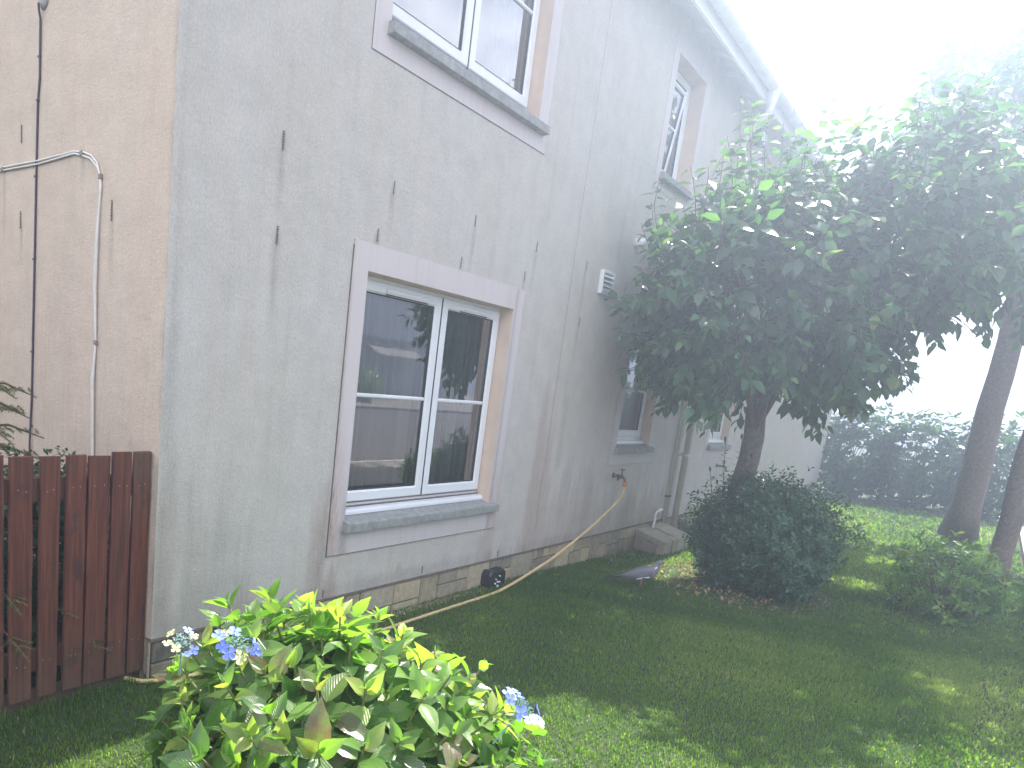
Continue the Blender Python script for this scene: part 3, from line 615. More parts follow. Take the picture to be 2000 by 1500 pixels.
# black garden spotlight box at the plinth
t=thing('outdoor_socket','black weatherproof box with small studs and a cable at the foot of the wall','socket box',(2.96,-.05,.0))
mb=MB(); pts=[(-.12,-.02),(-.105,-.06),(-.05,-.085),(.05,-.095),(.10,-.08),(.115,-.02),(.11,.06),(.08,.085),(-.02,.075),(-.09,.085),(-.12,.05)]
P3=[[Vector((2.965+a*s,y,.055+b*s)) for a,b in pts] for s,y in ((1.,-.004),(1.,-.07),(.93,-.085),(.80,-.08))]
k=len(pts); vs=[v for r_ in P3 for v in r_]; mb.add(vs,[(a*k+i,a*k+(i+1)%k,(a+1)*k+(i+1)%k,(a+1)*k+i) for a in range(3) for i in range(k)]+[tuple(3*k+i for i in range(k))])
keep(mb.build('box_body',M_black,bevel=.003),t)
for a,b,r in ((-.035,-.02,.008),(.0,-.01,.008),(-.03,.015,.005),(.03,-.015,.008),(.005,-.045,.013),(.02,.035,.006)):
    mb=MB(); mb.lathe((2.965+a,-.081,.055+b),(0,-1,0),[(0,r),(.006,r*.9),(.011,r*.4),(.012,.0005)],10); keep(mb.build('stud',M_led,smooth=True),t)
for k in (0,.02):
    mb=MB(); mb.tube(catmull([(2.985+k,-.08,.0),(2.99+k,-.11,-.0),(3.0+k*2,-.13,-.015),(3.03+k*2,-.15,-.02)],4),.005,6); keep(mb.build('cable',M_black,smooth=True),t)
t=thing('security_light','dark security floodlight under the eaves behind the treetop','light',(7.34,-.02,4.5))
mb=MB(); mb.box(7.24,7.44,-.15,-.09,4.44,4.60); keep(mb.build('lamp_head',M_black,bevel=.008),t)
mb=MB(); mb.box(7.26,7.42,-.155,-.151,4.46,4.57); keep(mb.build('lens',M_led),t)
mb=MB(); mb.box(7.31,7.37,-.09,-.0,4.49,4.54); keep(mb.build('bracket',M_black,bevel=.004),t)

# concrete covers
def cover(x0,x1,yf,zt,zf,lab,tint):
    t=thing('pipe_cover',lab,'concrete cover',(x0,0,gz(x0)),group='sloping concrete covers at the wall foot')
    n=4; zb=gz(x0)-.02
    for i in range(n):
        a,b=i/n,(i+1)/n; ya=-.016+yf*a-.003*(i>0); yb=-.016+yf*b; za=zt+(zf-zt)*a; zb2=zt+(zf-zt)*b; th=.055
        if i<n-1:
            mb=MB(); mb.add([(x0,ya,za-th),(x1,ya,za-th),(x1,yb,zb2-th),(x0,yb,zb2-th),(x0,ya,za),(x1,ya,za),(x1,yb,zb2),(x0,yb,zb2)],[(0,1,2,3),(4,7,6,5),(0,4,5,1),(1,5,6,2),(2,6,7,3),(3,7,4,0)],(tint,.2,0))
        else:
            # front stone with a rounded slot cut in its face
            mb=MB(); cxs=(x0*.38+x1*.62); wd=.028; dep=.05; arc=[(cxs+wd*math.cos(q),yb+dep-wd+wd*math.sin(q)) for q in [math.pi*k/6 for k in range(7)]]
            out=[(x0,ya),(x0,yb+.012),(x0+.012,yb),(cxs-wd,yb)]+arc[::-1]+[(cxs+wd,yb),(x1-.012,yb),(x1,yb+.012),(x1,ya)]
            zt_=lambda y: zt+(zf-zt)*((-y-.016)/(-yf)); k=len(out)
            mb.add([(x,y,zb) for x,y in out]+[(x,y,zt_(y)) for x,y in out],[(q,(q+1)%k,(q+1)%k+k,q+k) for q in range(k)]+[tuple(range(k,2*k))[::1]],(tint,.15,0))
        keep(mb.build('cover_stone',M_block,bevel=.004),t)
    mb=MB(); y3=-.016+yf*.75; mb.add([(x0+.008,-.016,zb),(x1-.008,-.016,zb),(x1-.008,y3,zb),(x0+.008,y3,zb),(x0+.008,-.016,zt-.06),(x1-.008,-.016,zt-.06),(x1-.008,y3,zt-.06+(zf-zt)*.75),(x0+.008,y3,zt-.06+(zf-zt)*.75)],[(0,4,7,3),(1,2,6,5),(4,5,6,7),(2,3,7,6)],(tint*.6,.5,0)); keep(mb.build('side_wall',M_block),t)
cover(5.88,6.27,-.33,.165,.085,'nearest sloping concrete cover against the wall, with plain side facing the camera',.5)
cover(6.30,6.69,-.33,.175,.088,'middle sloping concrete cover, beside the foot of the downpipe',.7)
cover(7.28,7.68,-.33,.165,.095,'farthest sloping concrete cover, half behind the dark shrub',.2)

# ------------------------------------------------------------ fence
F=thing('wooden_fence','dark red stained picket fence of upright boards butting against the house corner','fence',(-1.5,.06,0))
fb=[(-.09,-.008),(-.19,-.102),(-.30,-.205),(-.392,-.31),(-.50,-.421),(-.616,-.527),(-.730,-.636)]
x=-.745
while x>-3.4: fb.append((x-.094,x)); x-=.113
r=random.Random(11)
for i,(a,b) in enumerate(fb):
    mb=MB(); y0=.045+r.uniform(-.003,.004); ln=r.uniform(-.004,.004); zt=1.070+r.uniform(-.008,.008)+.006*(i<3); tt=r.random()*9; n=10
    vs=[];tn=[]
    for j in range(n+1):
        z=.045+(zt-.045)*j/n; sx=ln*j/n+.0012*math.sin(j*1.9+i*3); dirt=max(0,1-z/.38)*.9+(.6*max(0,(z-.8)/.2) if i==0 else .1*max(0,(z-.9)/.14))
        for px,py in ((a,y0+.002),(a+.002,y0),(b-.002,y0),(b,y0+.002),(b,y0+.019),(a,y0+.019)):
            vs.append((px+sx,py,z+(px-a)*r.uniform(-.03,.03)*(j==n))); tn.append((tt,min(1,dirt),0))
    k=6; fs=[(j*k+q,j*k+(q+1)%k,(j+1)*k+(q+1)%k,(j+1)*k+q) for j in range(n) for q in range(k)]+[tuple(range(k))[::-1],tuple(n*k+q for q in range(k))]
    mb.add(vs,fs,tn); bd=mb.build('board',M_wood); keep(bd,F)
    for zn in (.932,.203):
        mb=MB()
        for xn in (a+.025,b-.025): mb.lathe((xn+r.uniform(-.006,.006),y0+.001,zn+r.uniform(-.012,.012)),(0,-1,0),[(0,.0035),(.0015,.003),(.002,.0003)],8)
        nl=mb.build('nail',M_steel); nl.parent=bd
for z0,z1 in ((.885,.98),(.155,.25)):
    mb=MB(); mb.box(-3.6,-.012,.068,.106,z0,z1,(3.,.5,0)); keep(mb.build('rail',M_wood),F)
mb=MB(); mb.box(-3.6,-.012,.067,.087,-.04,.075,(5.,1,0)); keep(mb.build('gravel_board',M_wood),F)
for x in (-1.75,-3.5):
    mb=MB(); mb.box(x,x+.075,.108,.183,-.1,1.0,(7.,.4,0)); keep(mb.build('post',M_wood),F)

# ------------------------------------------------------------ foliage helpers
class Leaves:
    def __init__(s): s.V=[];s.F=[];s.T=[];s.UV=[];s.n=0
    def add(s,P,Fs,T,UV):
        s.V.append(P); s.F+=[tuple(i+s.n for i in f) for f in Fs]; s.T.append(np.repeat(np.array([T],'f'),len(P),0)); s.UV.append(UV); s.n+=len(P)
    def build(s,name,mt,parent=None,smooth=True):
        mb=MB(); V=np.concatenate(s.V); mb.v=[tuple(map(float,v)) for v in V]; mb.f=s.F; mb.t=np.concatenate(s.T).tolist(); mb.uv=np.concatenate(s.UV).tolist()
        o=mb.build(name,mt,None,smooth); 
        if parent: keep(o,parent)
        return o
def leafshape(nl,nw,width,serr=0.,tipp=1.,fold=.18,droop=.25):
    """unit leaf along +Y, normal +Z"""
    P=[];UV=[];Fs=[]
    for i in range(nl+1):
        u=i/nl; wv=width*.5*(math.sin(math.pi*min(1,u**.78))**1.05)*(1-.12*u) if 0<u<1 else .004
        for j in range(nw+1):
            v=j/nw*2-1; ww=wv
            if serr and abs(v)==1 and i%2: ww*=1+serr
            P.append((v*ww,u,abs(v)*fold*wv*2*.6-droop*u*u+.0)); UV.append((.5+v*.5*min(1,wv/(width*.5)+.001),u))
    for i in range(nl):
        for j in range(nw): k=i*(nw+1)+j; Fs.append((k,k+1,k+nw+2,k+nw+1))
    return np.array(P,'f'),Fs,np.array(UV,'f')
LH=leafshape(10,4,.58,.07,fold=.22,droop=.28); LT=leafshape(3,2,.62,fold=.15,droop=.18); LS=leafshape(2,2,.5,fold=.1,droop=.05); LQ=leafshape(2,1,.6,fold=0,droop=.1)
def place(L,shape,p,d,nrm,size,T,wscale=1.,curl=0.):
    P,Fs,UV=shape; d=Vector(d).normalized(); nrm=Vector(nrm); x=d.cross(nrm)
    if x.length<1e-3: x=d.cross(Vector((1,.3,0)))
    x.normalize(); z=x.cross(d)
    M=np.array([[x.x,x.y,x.z],[d.x,d.y,d.z],[z.x,z.y,z.z]],'f'); Q=P.copy(); Q[:,0]*=wscale
    if curl: Q[:,2]-=curl*Q[:,1]**2
    L.add(Q@M*size+np.array(p,'f'),Fs,T,UV)
def rv(r,s=1.): return Vector((r.gauss(0,s),r.gauss(0,s),r.gauss(0,s)))

# ------------------------------------------------------------ hydrangea
HC=Vector((-.13,-1.36,0)); r=random.Random(21)
HY=thing('hydrangea','sunlit hydrangea bush with yellow-green leaves and blue lacecap flowers on the lawn','shrub',HC)
L=Leaves(); ST=MB(); tips=[]
ax=Vector(Rv); ax.z=0; ax.normalize(); ay=Vector((-ax.y,ax.x,0))
def rosette(tip,dirn,size,npair,purple=0.,bright=.5):
    d=Vector(dirn).normalized(); a0=r.uniform(0,6.28); a=d.orthogonal().normalized(); b=d.cross(a)
    for k in range(npair):
        ang=a0+k*math.pi/2+r.uniform(-.25,.25); fr=k/(max(1,npair-1)); back=.030+.045*k
        sz=size*(.55+.50*min(1,(k+.3)/2.2))*r.uniform(.85,1.12); out=.50+.55*min(1,k/2.2)
        for q in (0,math.pi):
            if k>0 and r.random()<.06: continue
            s=a*math.cos(ang+q)+b*math.sin(ang+q); dd=(d*(1.15-out)+s*out+rv(r,.13)); dd.z+= .12-.10*k
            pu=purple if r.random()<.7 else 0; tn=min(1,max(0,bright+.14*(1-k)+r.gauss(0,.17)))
            place(L,LH,tip-d*back+s*.006,dd,d+rv(r,.15),sz,(tn,pu*r.random(),0),r.uniform(.85,1.1),r.uniform(-.05,.15))
    for q in range(2):
        s=a*math.cos(a0+q*math.pi+.8)+b*math.sin(a0+q*math.pi+.8); place(L,LH,tip-d*.01,d+s*.55,d+rv(r,.1),size*.34,(min(1,bright+.05),0,0),.55)
def surf(th,el,k=1.):
    # dome: th around, el from rim (0) to top (pi/2)
    rx=.66*(1+.10*math.sin(3*th+1)+.06*math.sin(5*th)); ry=.60
    p=ax*(math.cos(th)*math.cos(el)*rx*k)+ay*(math.sin(th)*math.cos(el)*ry*k); p.z=.20+.53*math.sin(el)*k+.07*math.exp(-((th-2.4)/.9)**2)*math.sin(el)
    p.z+= -.09*(math.cos(th)*math.cos(el)); return HC+p
cnt=0; pts=[]
for i in range(900):
    th=r.uniform(0,6.283); el=math.asin(r.uniform(-.22,1)); k=r.uniform(.86,1.06); p=surf(th,el,k)
    if any((p-q).length<.095 for q in pts): continue
    pts.append(p)
for p in pts:
    n=(p-(HC+Vector((0,0,.12)))).normalized(); n.z=n.z*.7+.55; n.normalize()
    low=p.z<.38; base=HC+Vector((r.uniform(-.1,.1),r.uniform(-.1,.1),0)); mid=base.lerp(p,.55)+Vector((0,0,.05)); 
    ST.tube([base,mid,p-n*.10,p],[.006,.005,.0042,.003],5)
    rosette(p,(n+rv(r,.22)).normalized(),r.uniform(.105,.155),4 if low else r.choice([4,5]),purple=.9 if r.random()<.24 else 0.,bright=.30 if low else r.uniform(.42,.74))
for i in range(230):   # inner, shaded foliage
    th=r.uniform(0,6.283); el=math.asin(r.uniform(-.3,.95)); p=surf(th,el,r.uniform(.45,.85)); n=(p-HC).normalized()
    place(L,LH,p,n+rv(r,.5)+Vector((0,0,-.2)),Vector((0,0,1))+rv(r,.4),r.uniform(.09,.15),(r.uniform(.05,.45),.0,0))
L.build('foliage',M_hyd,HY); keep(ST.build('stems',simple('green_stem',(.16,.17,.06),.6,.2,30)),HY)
def lacecap(c,nrm,rad,n,mt,label=None):
    c=Vector(c); nrm=Vector(nrm).normalized(); a=nrm.orthogonal().normalized(); b=nrm.cross(a); mb=MB()
    for k in range(90):
        rr_=rad*.62*math.sqrt(r.random()); q=r.uniform(0,6.28); p=c+a*math.cos(q)*rr_+b*math.sin(q)*rr_+nrm*(.012*(1-(rr_/rad)**2)+r.uniform(-.004,.004)); s=.0026
        mb.add([p+Vector(v)*s for v in ((1,0,0),(-1,0,0),(0,1,0),(0,-1,0),(0,0,1),(0,0,-1))],[(0,2,4),(2,1,4),(1,3,4),(3,0,4),(2,0,5),(1,2,5),(3,1,5),(0,3,5)])
        if k%3==0: mb.tube([c-nrm*.05,p],[.0012,.0008],4)
    mb.tube([c-nrm*.16,c-nrm*.05],[.004,.003],6)
    hd=mb.build('flower_head',M_bud); keep(hd,HY)
    for k in range(n):
        q=6.283*k/n+r.uniform(-.25,.25); rr_=rad*r.uniform(.75,1.05); p=c+a*math.cos(q)*rr_+b*math.sin(q)*rr_+nrm*r.uniform(-.008,.012)
        fn=(nrm+(a*math.cos(q)+b*math.sin(q))*.35+rv(r,.25)).normalized(); fa=fn.orthogonal().normalized(); fbv=fn.cross(fa); mb=MB(); o0=r.uniform(0,1.5); S_=rad*r.uniform(.34,.43)
        for j in range(4):
            qa=o0+j*math.pi/2; d=fa*math.cos(qa)+fbv*math.sin(qa); e=fn.cross(d); u=S_
            vs=[p,p+d*u*.35+e*u*.30+fn*.001,p+d*u*.8+e*u*.46+fn*u*.10,p+d*u*1.02+fn*u*.02,p+d*u*.8-e*u*.46+fn*u*.10,p+d*u*.35-e*u*.30+fn*.001,p+d*u*.55+fn*u*-.03]
            mb.add(vs,[(0,1,6),(1,2,6),(2,3,6),(3,4,6),(4,5,6),(5,0,6)])
        mb.add([p+fn*.003+Vector(v)*.003 for v in ((1,0,0),(-1,0,0),(0,1,0),(0,-1,0),(0,0,1),(0,0,-1))],[(0,2,4),(2,1,4),(1,3,4),(3,0,4),(2,0,5),(1,2,5),(3,1,5),(0,3,5)])
        o=mb.build('floret',M_cream if (mt is M_blue and r.random()<.22) else mt,hd,smooth=True); o.matrix_parent_inverse=Matrix.Translation(HY.location).inverted()@Matrix.Identity(4); o.parent=hd
        o.matrix_parent_inverse=Matrix.Identity(4)
lacecap((-.575,-1.06,.675),(-.3,-.45,1),.048,7,M_blue); lacecap((-.475,-1.19,.690),(-.1,-.5,1),.060,9,M_blue); lacecap((.16,-1.84,.545),(.25,-.5,1),.066,10,M_blue)

# ------------------------------------------------------------ trees
def tree(name,label,base,top,crown,nsh,seed,leaf=(.10,.14),trunk_r=(.105,.06),extra=(),mat_=None,lean=(0,0),per=(9,14),wallclip=True,group=None,shp=None,lobes=()):
    r=random.Random(seed); T=thing(name,label,'tree',base,group)
    bx,by,bz=base; C0=Vector(crown[0]); RR=Vector(crown[1]); Lf=Leaves(); BR=MB(); ft=Vector((bx+lean[0],by+lean[1],top))
    tk=MB(); n=9; tk.tube([Vector(base).lerp(ft,i/n)+Vector((.015*math.sin(i*1.3),.015*math.cos(i*1.7),0)) for i in range(n+1)],[trunk_r[0]*(1.35 if i==0 else 1)*(1-i/n)+trunk_r[1]*i/n for i in range(n+1)],12)
    keep(tk.build('trunk',M_bark,smooth=True),T)
    limbs=[]
    for k in range(12):
        a=k*2.4+r.uniform(-.3,.3); e=r.uniform(-.1,1.); d=Vector((math.cos(a)*RR.x,math.sin(a)*RR.y,0))*.72*math.cos(e*.9); p1=C0+d+Vector((0,0,RR.z*math.sin(e)*.8)); p0=Vector(base).lerp(ft,r.uniform(.6,1.))
        if wallclip: p1.y=min(p1.y,-.2)
        mid=p0.lerp(p1,.5)+Vector((0,0,.12)); BR.tube(catmull([p0,mid,p1],4),[.032*(1-i/8)+.010*(i/8) for i in range(9)],7); limbs.append((p0,mid,p1))
    def shoot(p,d,ln,k,up=.0,big=1.,lit=.0):
        d=Vector(d).normalized(); pts=[]; q=Vector(p); dd=d.copy()
        for i in range(5):
            pts.append(q.copy()); dd=(dd+rv(r,.10)+Vector((0,0,up))).normalized(); q=q+dd*ln/4
            if wallclip: q.y=min(q.y,-.05)
        BR.tube(pts,[.005,.004,.0035,.003,.002],4)
        a=d.orthogonal().normalized(); b=d.cross(a)
        for j in range(k):
            u=(j+.5)/k*.98; seg=min(3,int(u*4)); pp=pts[seg].lerp(pts[seg+1],u*4-seg); ang=j*2.4+r.uniform(-.4,.4); s=a*math.cos(ang)+b*math.sin(ang)
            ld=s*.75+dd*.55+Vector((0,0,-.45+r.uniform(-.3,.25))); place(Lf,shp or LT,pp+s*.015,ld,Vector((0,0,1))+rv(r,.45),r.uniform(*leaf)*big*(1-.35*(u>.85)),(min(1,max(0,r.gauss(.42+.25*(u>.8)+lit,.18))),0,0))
    for i in range(nsh):
        th=r.uniform(0,6.283); sz=r.uniform(-.85,1); k=r.uniform(.35,1.)**.45; rr_=math.sqrt(max(0,1-sz*sz)); lump=1+.13*math.sin(3*th+seed)+.10*math.sin(5*th+2*sz)
        p=C0+Vector((math.cos(th)*rr_*RR.x,math.sin(th)*rr_*RR.y,sz*RR.z))*k*lump
        if wallclip and p.y>-.07: p.y=-.07-r.random()*.2
        d=(p-C0); d=Vector((d.x/RR.x,d.y/RR.y,d.z/RR.z*.8)); d.z+= -.25 if sz<.2 else .35
        shoot(p-d.normalized()*.15,d+rv(r,.25),r.uniform(.30,.5),r.randint(*per),up=-.05 if sz<.1 else .06)
    for lc,lr,ln_ in lobes:
        lc=Vector(lc)
        BR.tube(catmull([ft,ft.lerp(lc,.5)+Vector((0,0,-.1)),lc],4),[.04-.003*i for i in range(9)],7)
        for i in range(ln_):
            d=rv(r).normalized(); k=r.uniform(.3,1.)**.45; p=lc+Vector((d.x*lr[0],d.y*lr[1],d.z*lr[2]))*k; shoot(p-d*.12,d+rv(r,.25)+Vector((0,0,.2)),r.uniform(.3,.5),r.randint(*per),up=.03)
    for p,d,ln,k,b_ in extra: shoot(p,d,ln,k,.02,b_,.2)
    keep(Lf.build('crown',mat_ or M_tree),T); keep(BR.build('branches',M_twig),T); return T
EX=[((4.75,-.45,2.05),(-.7,.15,-.25),.5,12,1.),((4.7,-.5,1.85),(-.7,.1,-.35),.45,12,1.),((4.8,-.6,1.75),(-.6,.1,-.2),.5,12,1.),((4.7,-.3,2.25),(-.8,.1,.0),.5,11,1.),((4.6,-.5,1.95),(-.5,.2,-.5),.45,10,1.),
    ((4.95,-.85,3.0),(-.16,.22,1),1.05,26,1.),((5.0,-.9,3.05),(-.05,.15,1),1.0,24,1.),((4.8,-.65,2.95),(-.2,.22,1),.75,20,1.),((5.05,-.95,3.0),(.0,.05,1),1.0,24,1.),((5.15,-.95,3.1),(.1,.0,1),.8,20,1.),((4.9,-.75,3.0),(-.1,.1,1),.8,22,1.),((5.25,-1.1,3.1),(.05,-.05,1),.8,20,1.),((4.5,-.3,2.35),(-.8,.2,-.1),.45,11,1.),((4.55,-.35,2.1),(-.7,.2,-.2),.5,11,1.),((4.45,-.3,2.9),(-.4,.1,.5),.5,12,1.),
    ((4.95,-.95,2.9),(-.05,.25,1),1.0,16,.9),((4.85,-.75,2.9),(-.1,.1,1),1.1,18,.9),((5.3,-1.1,3.0),(.05,0,1),1.1,18,.95),((5.1,-.9,3.0),(-.1,.05,1),.95,16,.9),((4.75,-.5,2.75),(-.15,.1,1),.85,12,.85),((4.6,-.35,2.6),(-.35,.15,.7),.6,9,.85),((5.5,-1.3,3.0),(.1,-.1,1),1.2,18,.9),((5.0,-1.2,3.0),(0,-.1,1),1.1,16,.9),((5.8,-1.2,3.0),(.2,0,1),1.2,18,.9),
    ((4.55,-.35,2.2),(-.7,.35,.12),.5,8,.95),((4.6,-.4,2.0),(-.6,.3,-.15),.45,8,.95),((4.55,-.40,1.9),(-.6,.3,-.4),.4,7,.95),((4.75,-.7,1.65),(-.4,.3,-.3),.4,8,.95),((4.85,-.9,1.62),(-.2,.1,-.5),.35,7,.95),((4.5,-.3,2.7),(-.5,.2,.3),.4,7,.9)]
tree('garden_tree','leafy green garden tree standing between the house wall and the lawn, treetop near the gutter',(5.58,-1.05,gz(5.6)-.02),2.0,((5.18,-1.06,2.40),(1.28,1.0,.95)),640,5,leaf=(.10,.15),extra=EX,trunk_r=(.105,.08),per=(10,15),lobes=[((5.6,-2.0,3.15),(.85,.62,.85),230)])  # lobe is an unseen part of the crown, added to shade the lawn

# ------------------------------------------------------------ evergreen shrub
def shrub(name,label,c,rad,n,seed,mt,leafs=(.022,.034),shp=None,spires=(),floor=.0,group=None,cat='shrub'):
    r=random.Random(seed); T=thing(name,label,cat,c,group); Lf=Leaves(); BR=MB(); C0=Vector(c)+Vector((0,0,rad[2]*.82)); shp=shp or LS
    for k in range(26):
        th=r.uniform(0,6.28); e=r.uniform(.1,1.4); p=C0+Vector((math.cos(th)*math.cos(e)*rad[0],math.sin(th)*math.cos(e)*rad[1],math.sin(e)*rad[2]))*.85; BR.tube([Vector(c)+rv(r,.03),Vector(c).lerp(p,.5)+rv(r,.03),p],[.012,.008,.003],5)
    for i in range(n):
        th=r.uniform(0,6.283); sz=r.uniform(-.95,1); k=r.uniform(.3,1)**.4; rr_=math.sqrt(1-sz*sz); lump=1+.10*math.sin(4*th+seed+3*sz)+.08*math.sin(9*th+5*sz)+.06*math.sin(17*sz+7*th)+r.choice((0,0,0,.08,.16))*(sz>.1)
        d=Vector((math.cos(th)*rr_,math.sin(th)*rr_,sz)); p=C0+Vector((d.x*rad[0],d.y*rad[1],d.z*rad[2]))*k*lump
        if p.z<c[2]+.02: continue
        a=d+rv(r,.5)+Vector((0,0,.35)); a.normalize(); o=a.orthogonal().normalized(); q=a.cross(o); tn=r.gauss(.5,.2)
        for j in range(5):
            an=j*2.4; s=o*math.cos(an)+q*math.sin(an); place(Lf,shp,p+a*.011*j,s+a*.5,a,r.uniform(*leafs),(min(1,max(0,tn+.1*j/5)),0,0))
    for (sx,sy,sz0,h,tx,ty) in spires:
        n_=18; 
        BR.tube([(sx,sy,sz0),(sx+tx,sy+ty,sz0+h)],[.004,.002],5)
        for j in range(n_):
            u=j/n_; an=j*2.4; p=Vector((sx+tx*u,sy+ty*u,sz0+h*u)); d=Vector((math.cos(an),math.sin(an),.35+.9*(u>.85))); place(Lf,LS,p,d,(0,0,1),.085*(1-.35*u),(.4,0,0),.8)
    keep(Lf.build('foliage',mt),T); keep(BR.build('stems',M_twig),T); return T
shrub('evergreen_shrub','dense dark evergreen shrub with upright spiky shoots in front of the tree trunk',(5.33,-1.38,-.06),(.60,.56,.55),6600,31,M_ever,leafs=(.034,.05),
  spires=[(5.12,-1.0,.86,.42,-.05,.04),(5.22,-1.08,.90,.42,-.02,.02),(5.04,-.96,.70,.30,-.08,.05),(5.32,-1.14,.85,.30,.0,.0),(5.0,-1.0,.62,.28,-.07,.0)])

# spruce behind the fence
def spruce(base,h,seed):
    r=random.Random(seed); T=thing('spruce_tree','young spruce poking above the red fence at the left edge','tree',base); tk=MB(); tk.tube([base,(base[0],base[1],base[2]+h)],[.03,.006],8); keep(tk.build('trunk',M_bark),T)
    Lf=Leaves(); BR=MB()
    for lv in range(13):
        z=.25+(h-.3)*lv/12; L_=.60*(1-.60*(lv/12)); 
        for k in range(6):
            a=k*1.047+lv*.5+r.uniform(-.2,.2); d=Vector((math.cos(a),math.sin(a),-.02)); p0=Vector(base)+Vector((0,0,z)); L2=L_*r.uniform(.8,1.1)
            pts=[p0,p0+d*L2*.5+Vector((0,0,.02)),p0+d*L2+Vector((0,0,-.03))]; BR.tube(pts,[.007,.005,.002],4); s=d.cross(Vector((0,0,1)))
            tw=[(pts[0],pts[1]),(pts[1],pts[2])]
            for q in range(5):
                u=.3+.14*q
                for sg in (-1,1): b0=p0+d*L2*u+Vector((0,0,.01)); tw.append((b0,b0+(d*.6+s*sg*.8)*L2*.30*(1.15-u)+Vector((0,0,-.02))))
            for a0,a1 in tw:
                n_=max(12,int((a1-a0).length*620)); BR.tube([a0,a1],[.0018,.001],3); dd=(a1-a0).normalized(); o=dd.orthogonal().normalized(); q_=dd.cross(o); tn=.95 if r.random()<.2 else r.uniform(.2,.7)
                for j in range(n_):
                    an=r.uniform(0,6.28); ss=o*math.cos(an)+q_*math.sin(an); ss.z=abs(ss.z)*.6+ss.z*.4; pp=a0.lerp(a1,j/n_); e=(dd*.7+ss).normalized()*r.uniform(.014,.023); wd=e.cross(Vector((.3,.2,1))).normalized()*.0017
                    Lf.add(np.array([pp-wd,pp+wd,pp+e],'f'),[(0,1,2)],(min(1,max(0,tn+r.gauss(0,.08))),0,0),np.zeros((3,2),'f'))
    keep(Lf.build('needles',M_con,smooth=False),T); keep(BR.build('branches',M_twig),T)
spruce((-.60,.47,0),1.36,4)
shrub('leafy_plant','dark leafy plant glimpsed through the gaps behind the fence',(-.36,.36,0),(.34,.17,.52),2600,41,M_ever,leafs=(.03,.05))

# ornamental grass by the far cover
T=thing('ornamental_grass','wispy ornamental grass clump against the wall beside the farthest cover','plant',(7.62,-.16,gz(7.6))); Lf=Leaves(); r=random.Random(9)
for i in range(170):
    a=r.uniform(0,6.28); d=Vector((math.cos(a)*.5,math.sin(a)*.35-.1,1)); h=r.uniform(.35,.7); b0=Vector((7.62+r.gauss(0,.05),-.16+r.gauss(0,.03),gz(7.6))); s=d.cross(Vector((0,1,.2))).normalized()*.0035; P=[]
    for j in range(4):
        u=j/3; c=b0+d.normalized()*h*u+Vector((d.x,d.y,-.35))*(u*u*h*.5); c.y=min(c.y,-.02); P+=[c-s*(1-u*.8),c+s*(1-u*.8)]
    Lf.add(np.array([tuple(p) for p in P],'f'),[(0,1,3,2),(2,3,5,4),(4,5,7,6)],(r.uniform(.5,1),0,0),np.zeros((8,2),'f'))
keep(Lf.build('blades',M_grass),T)

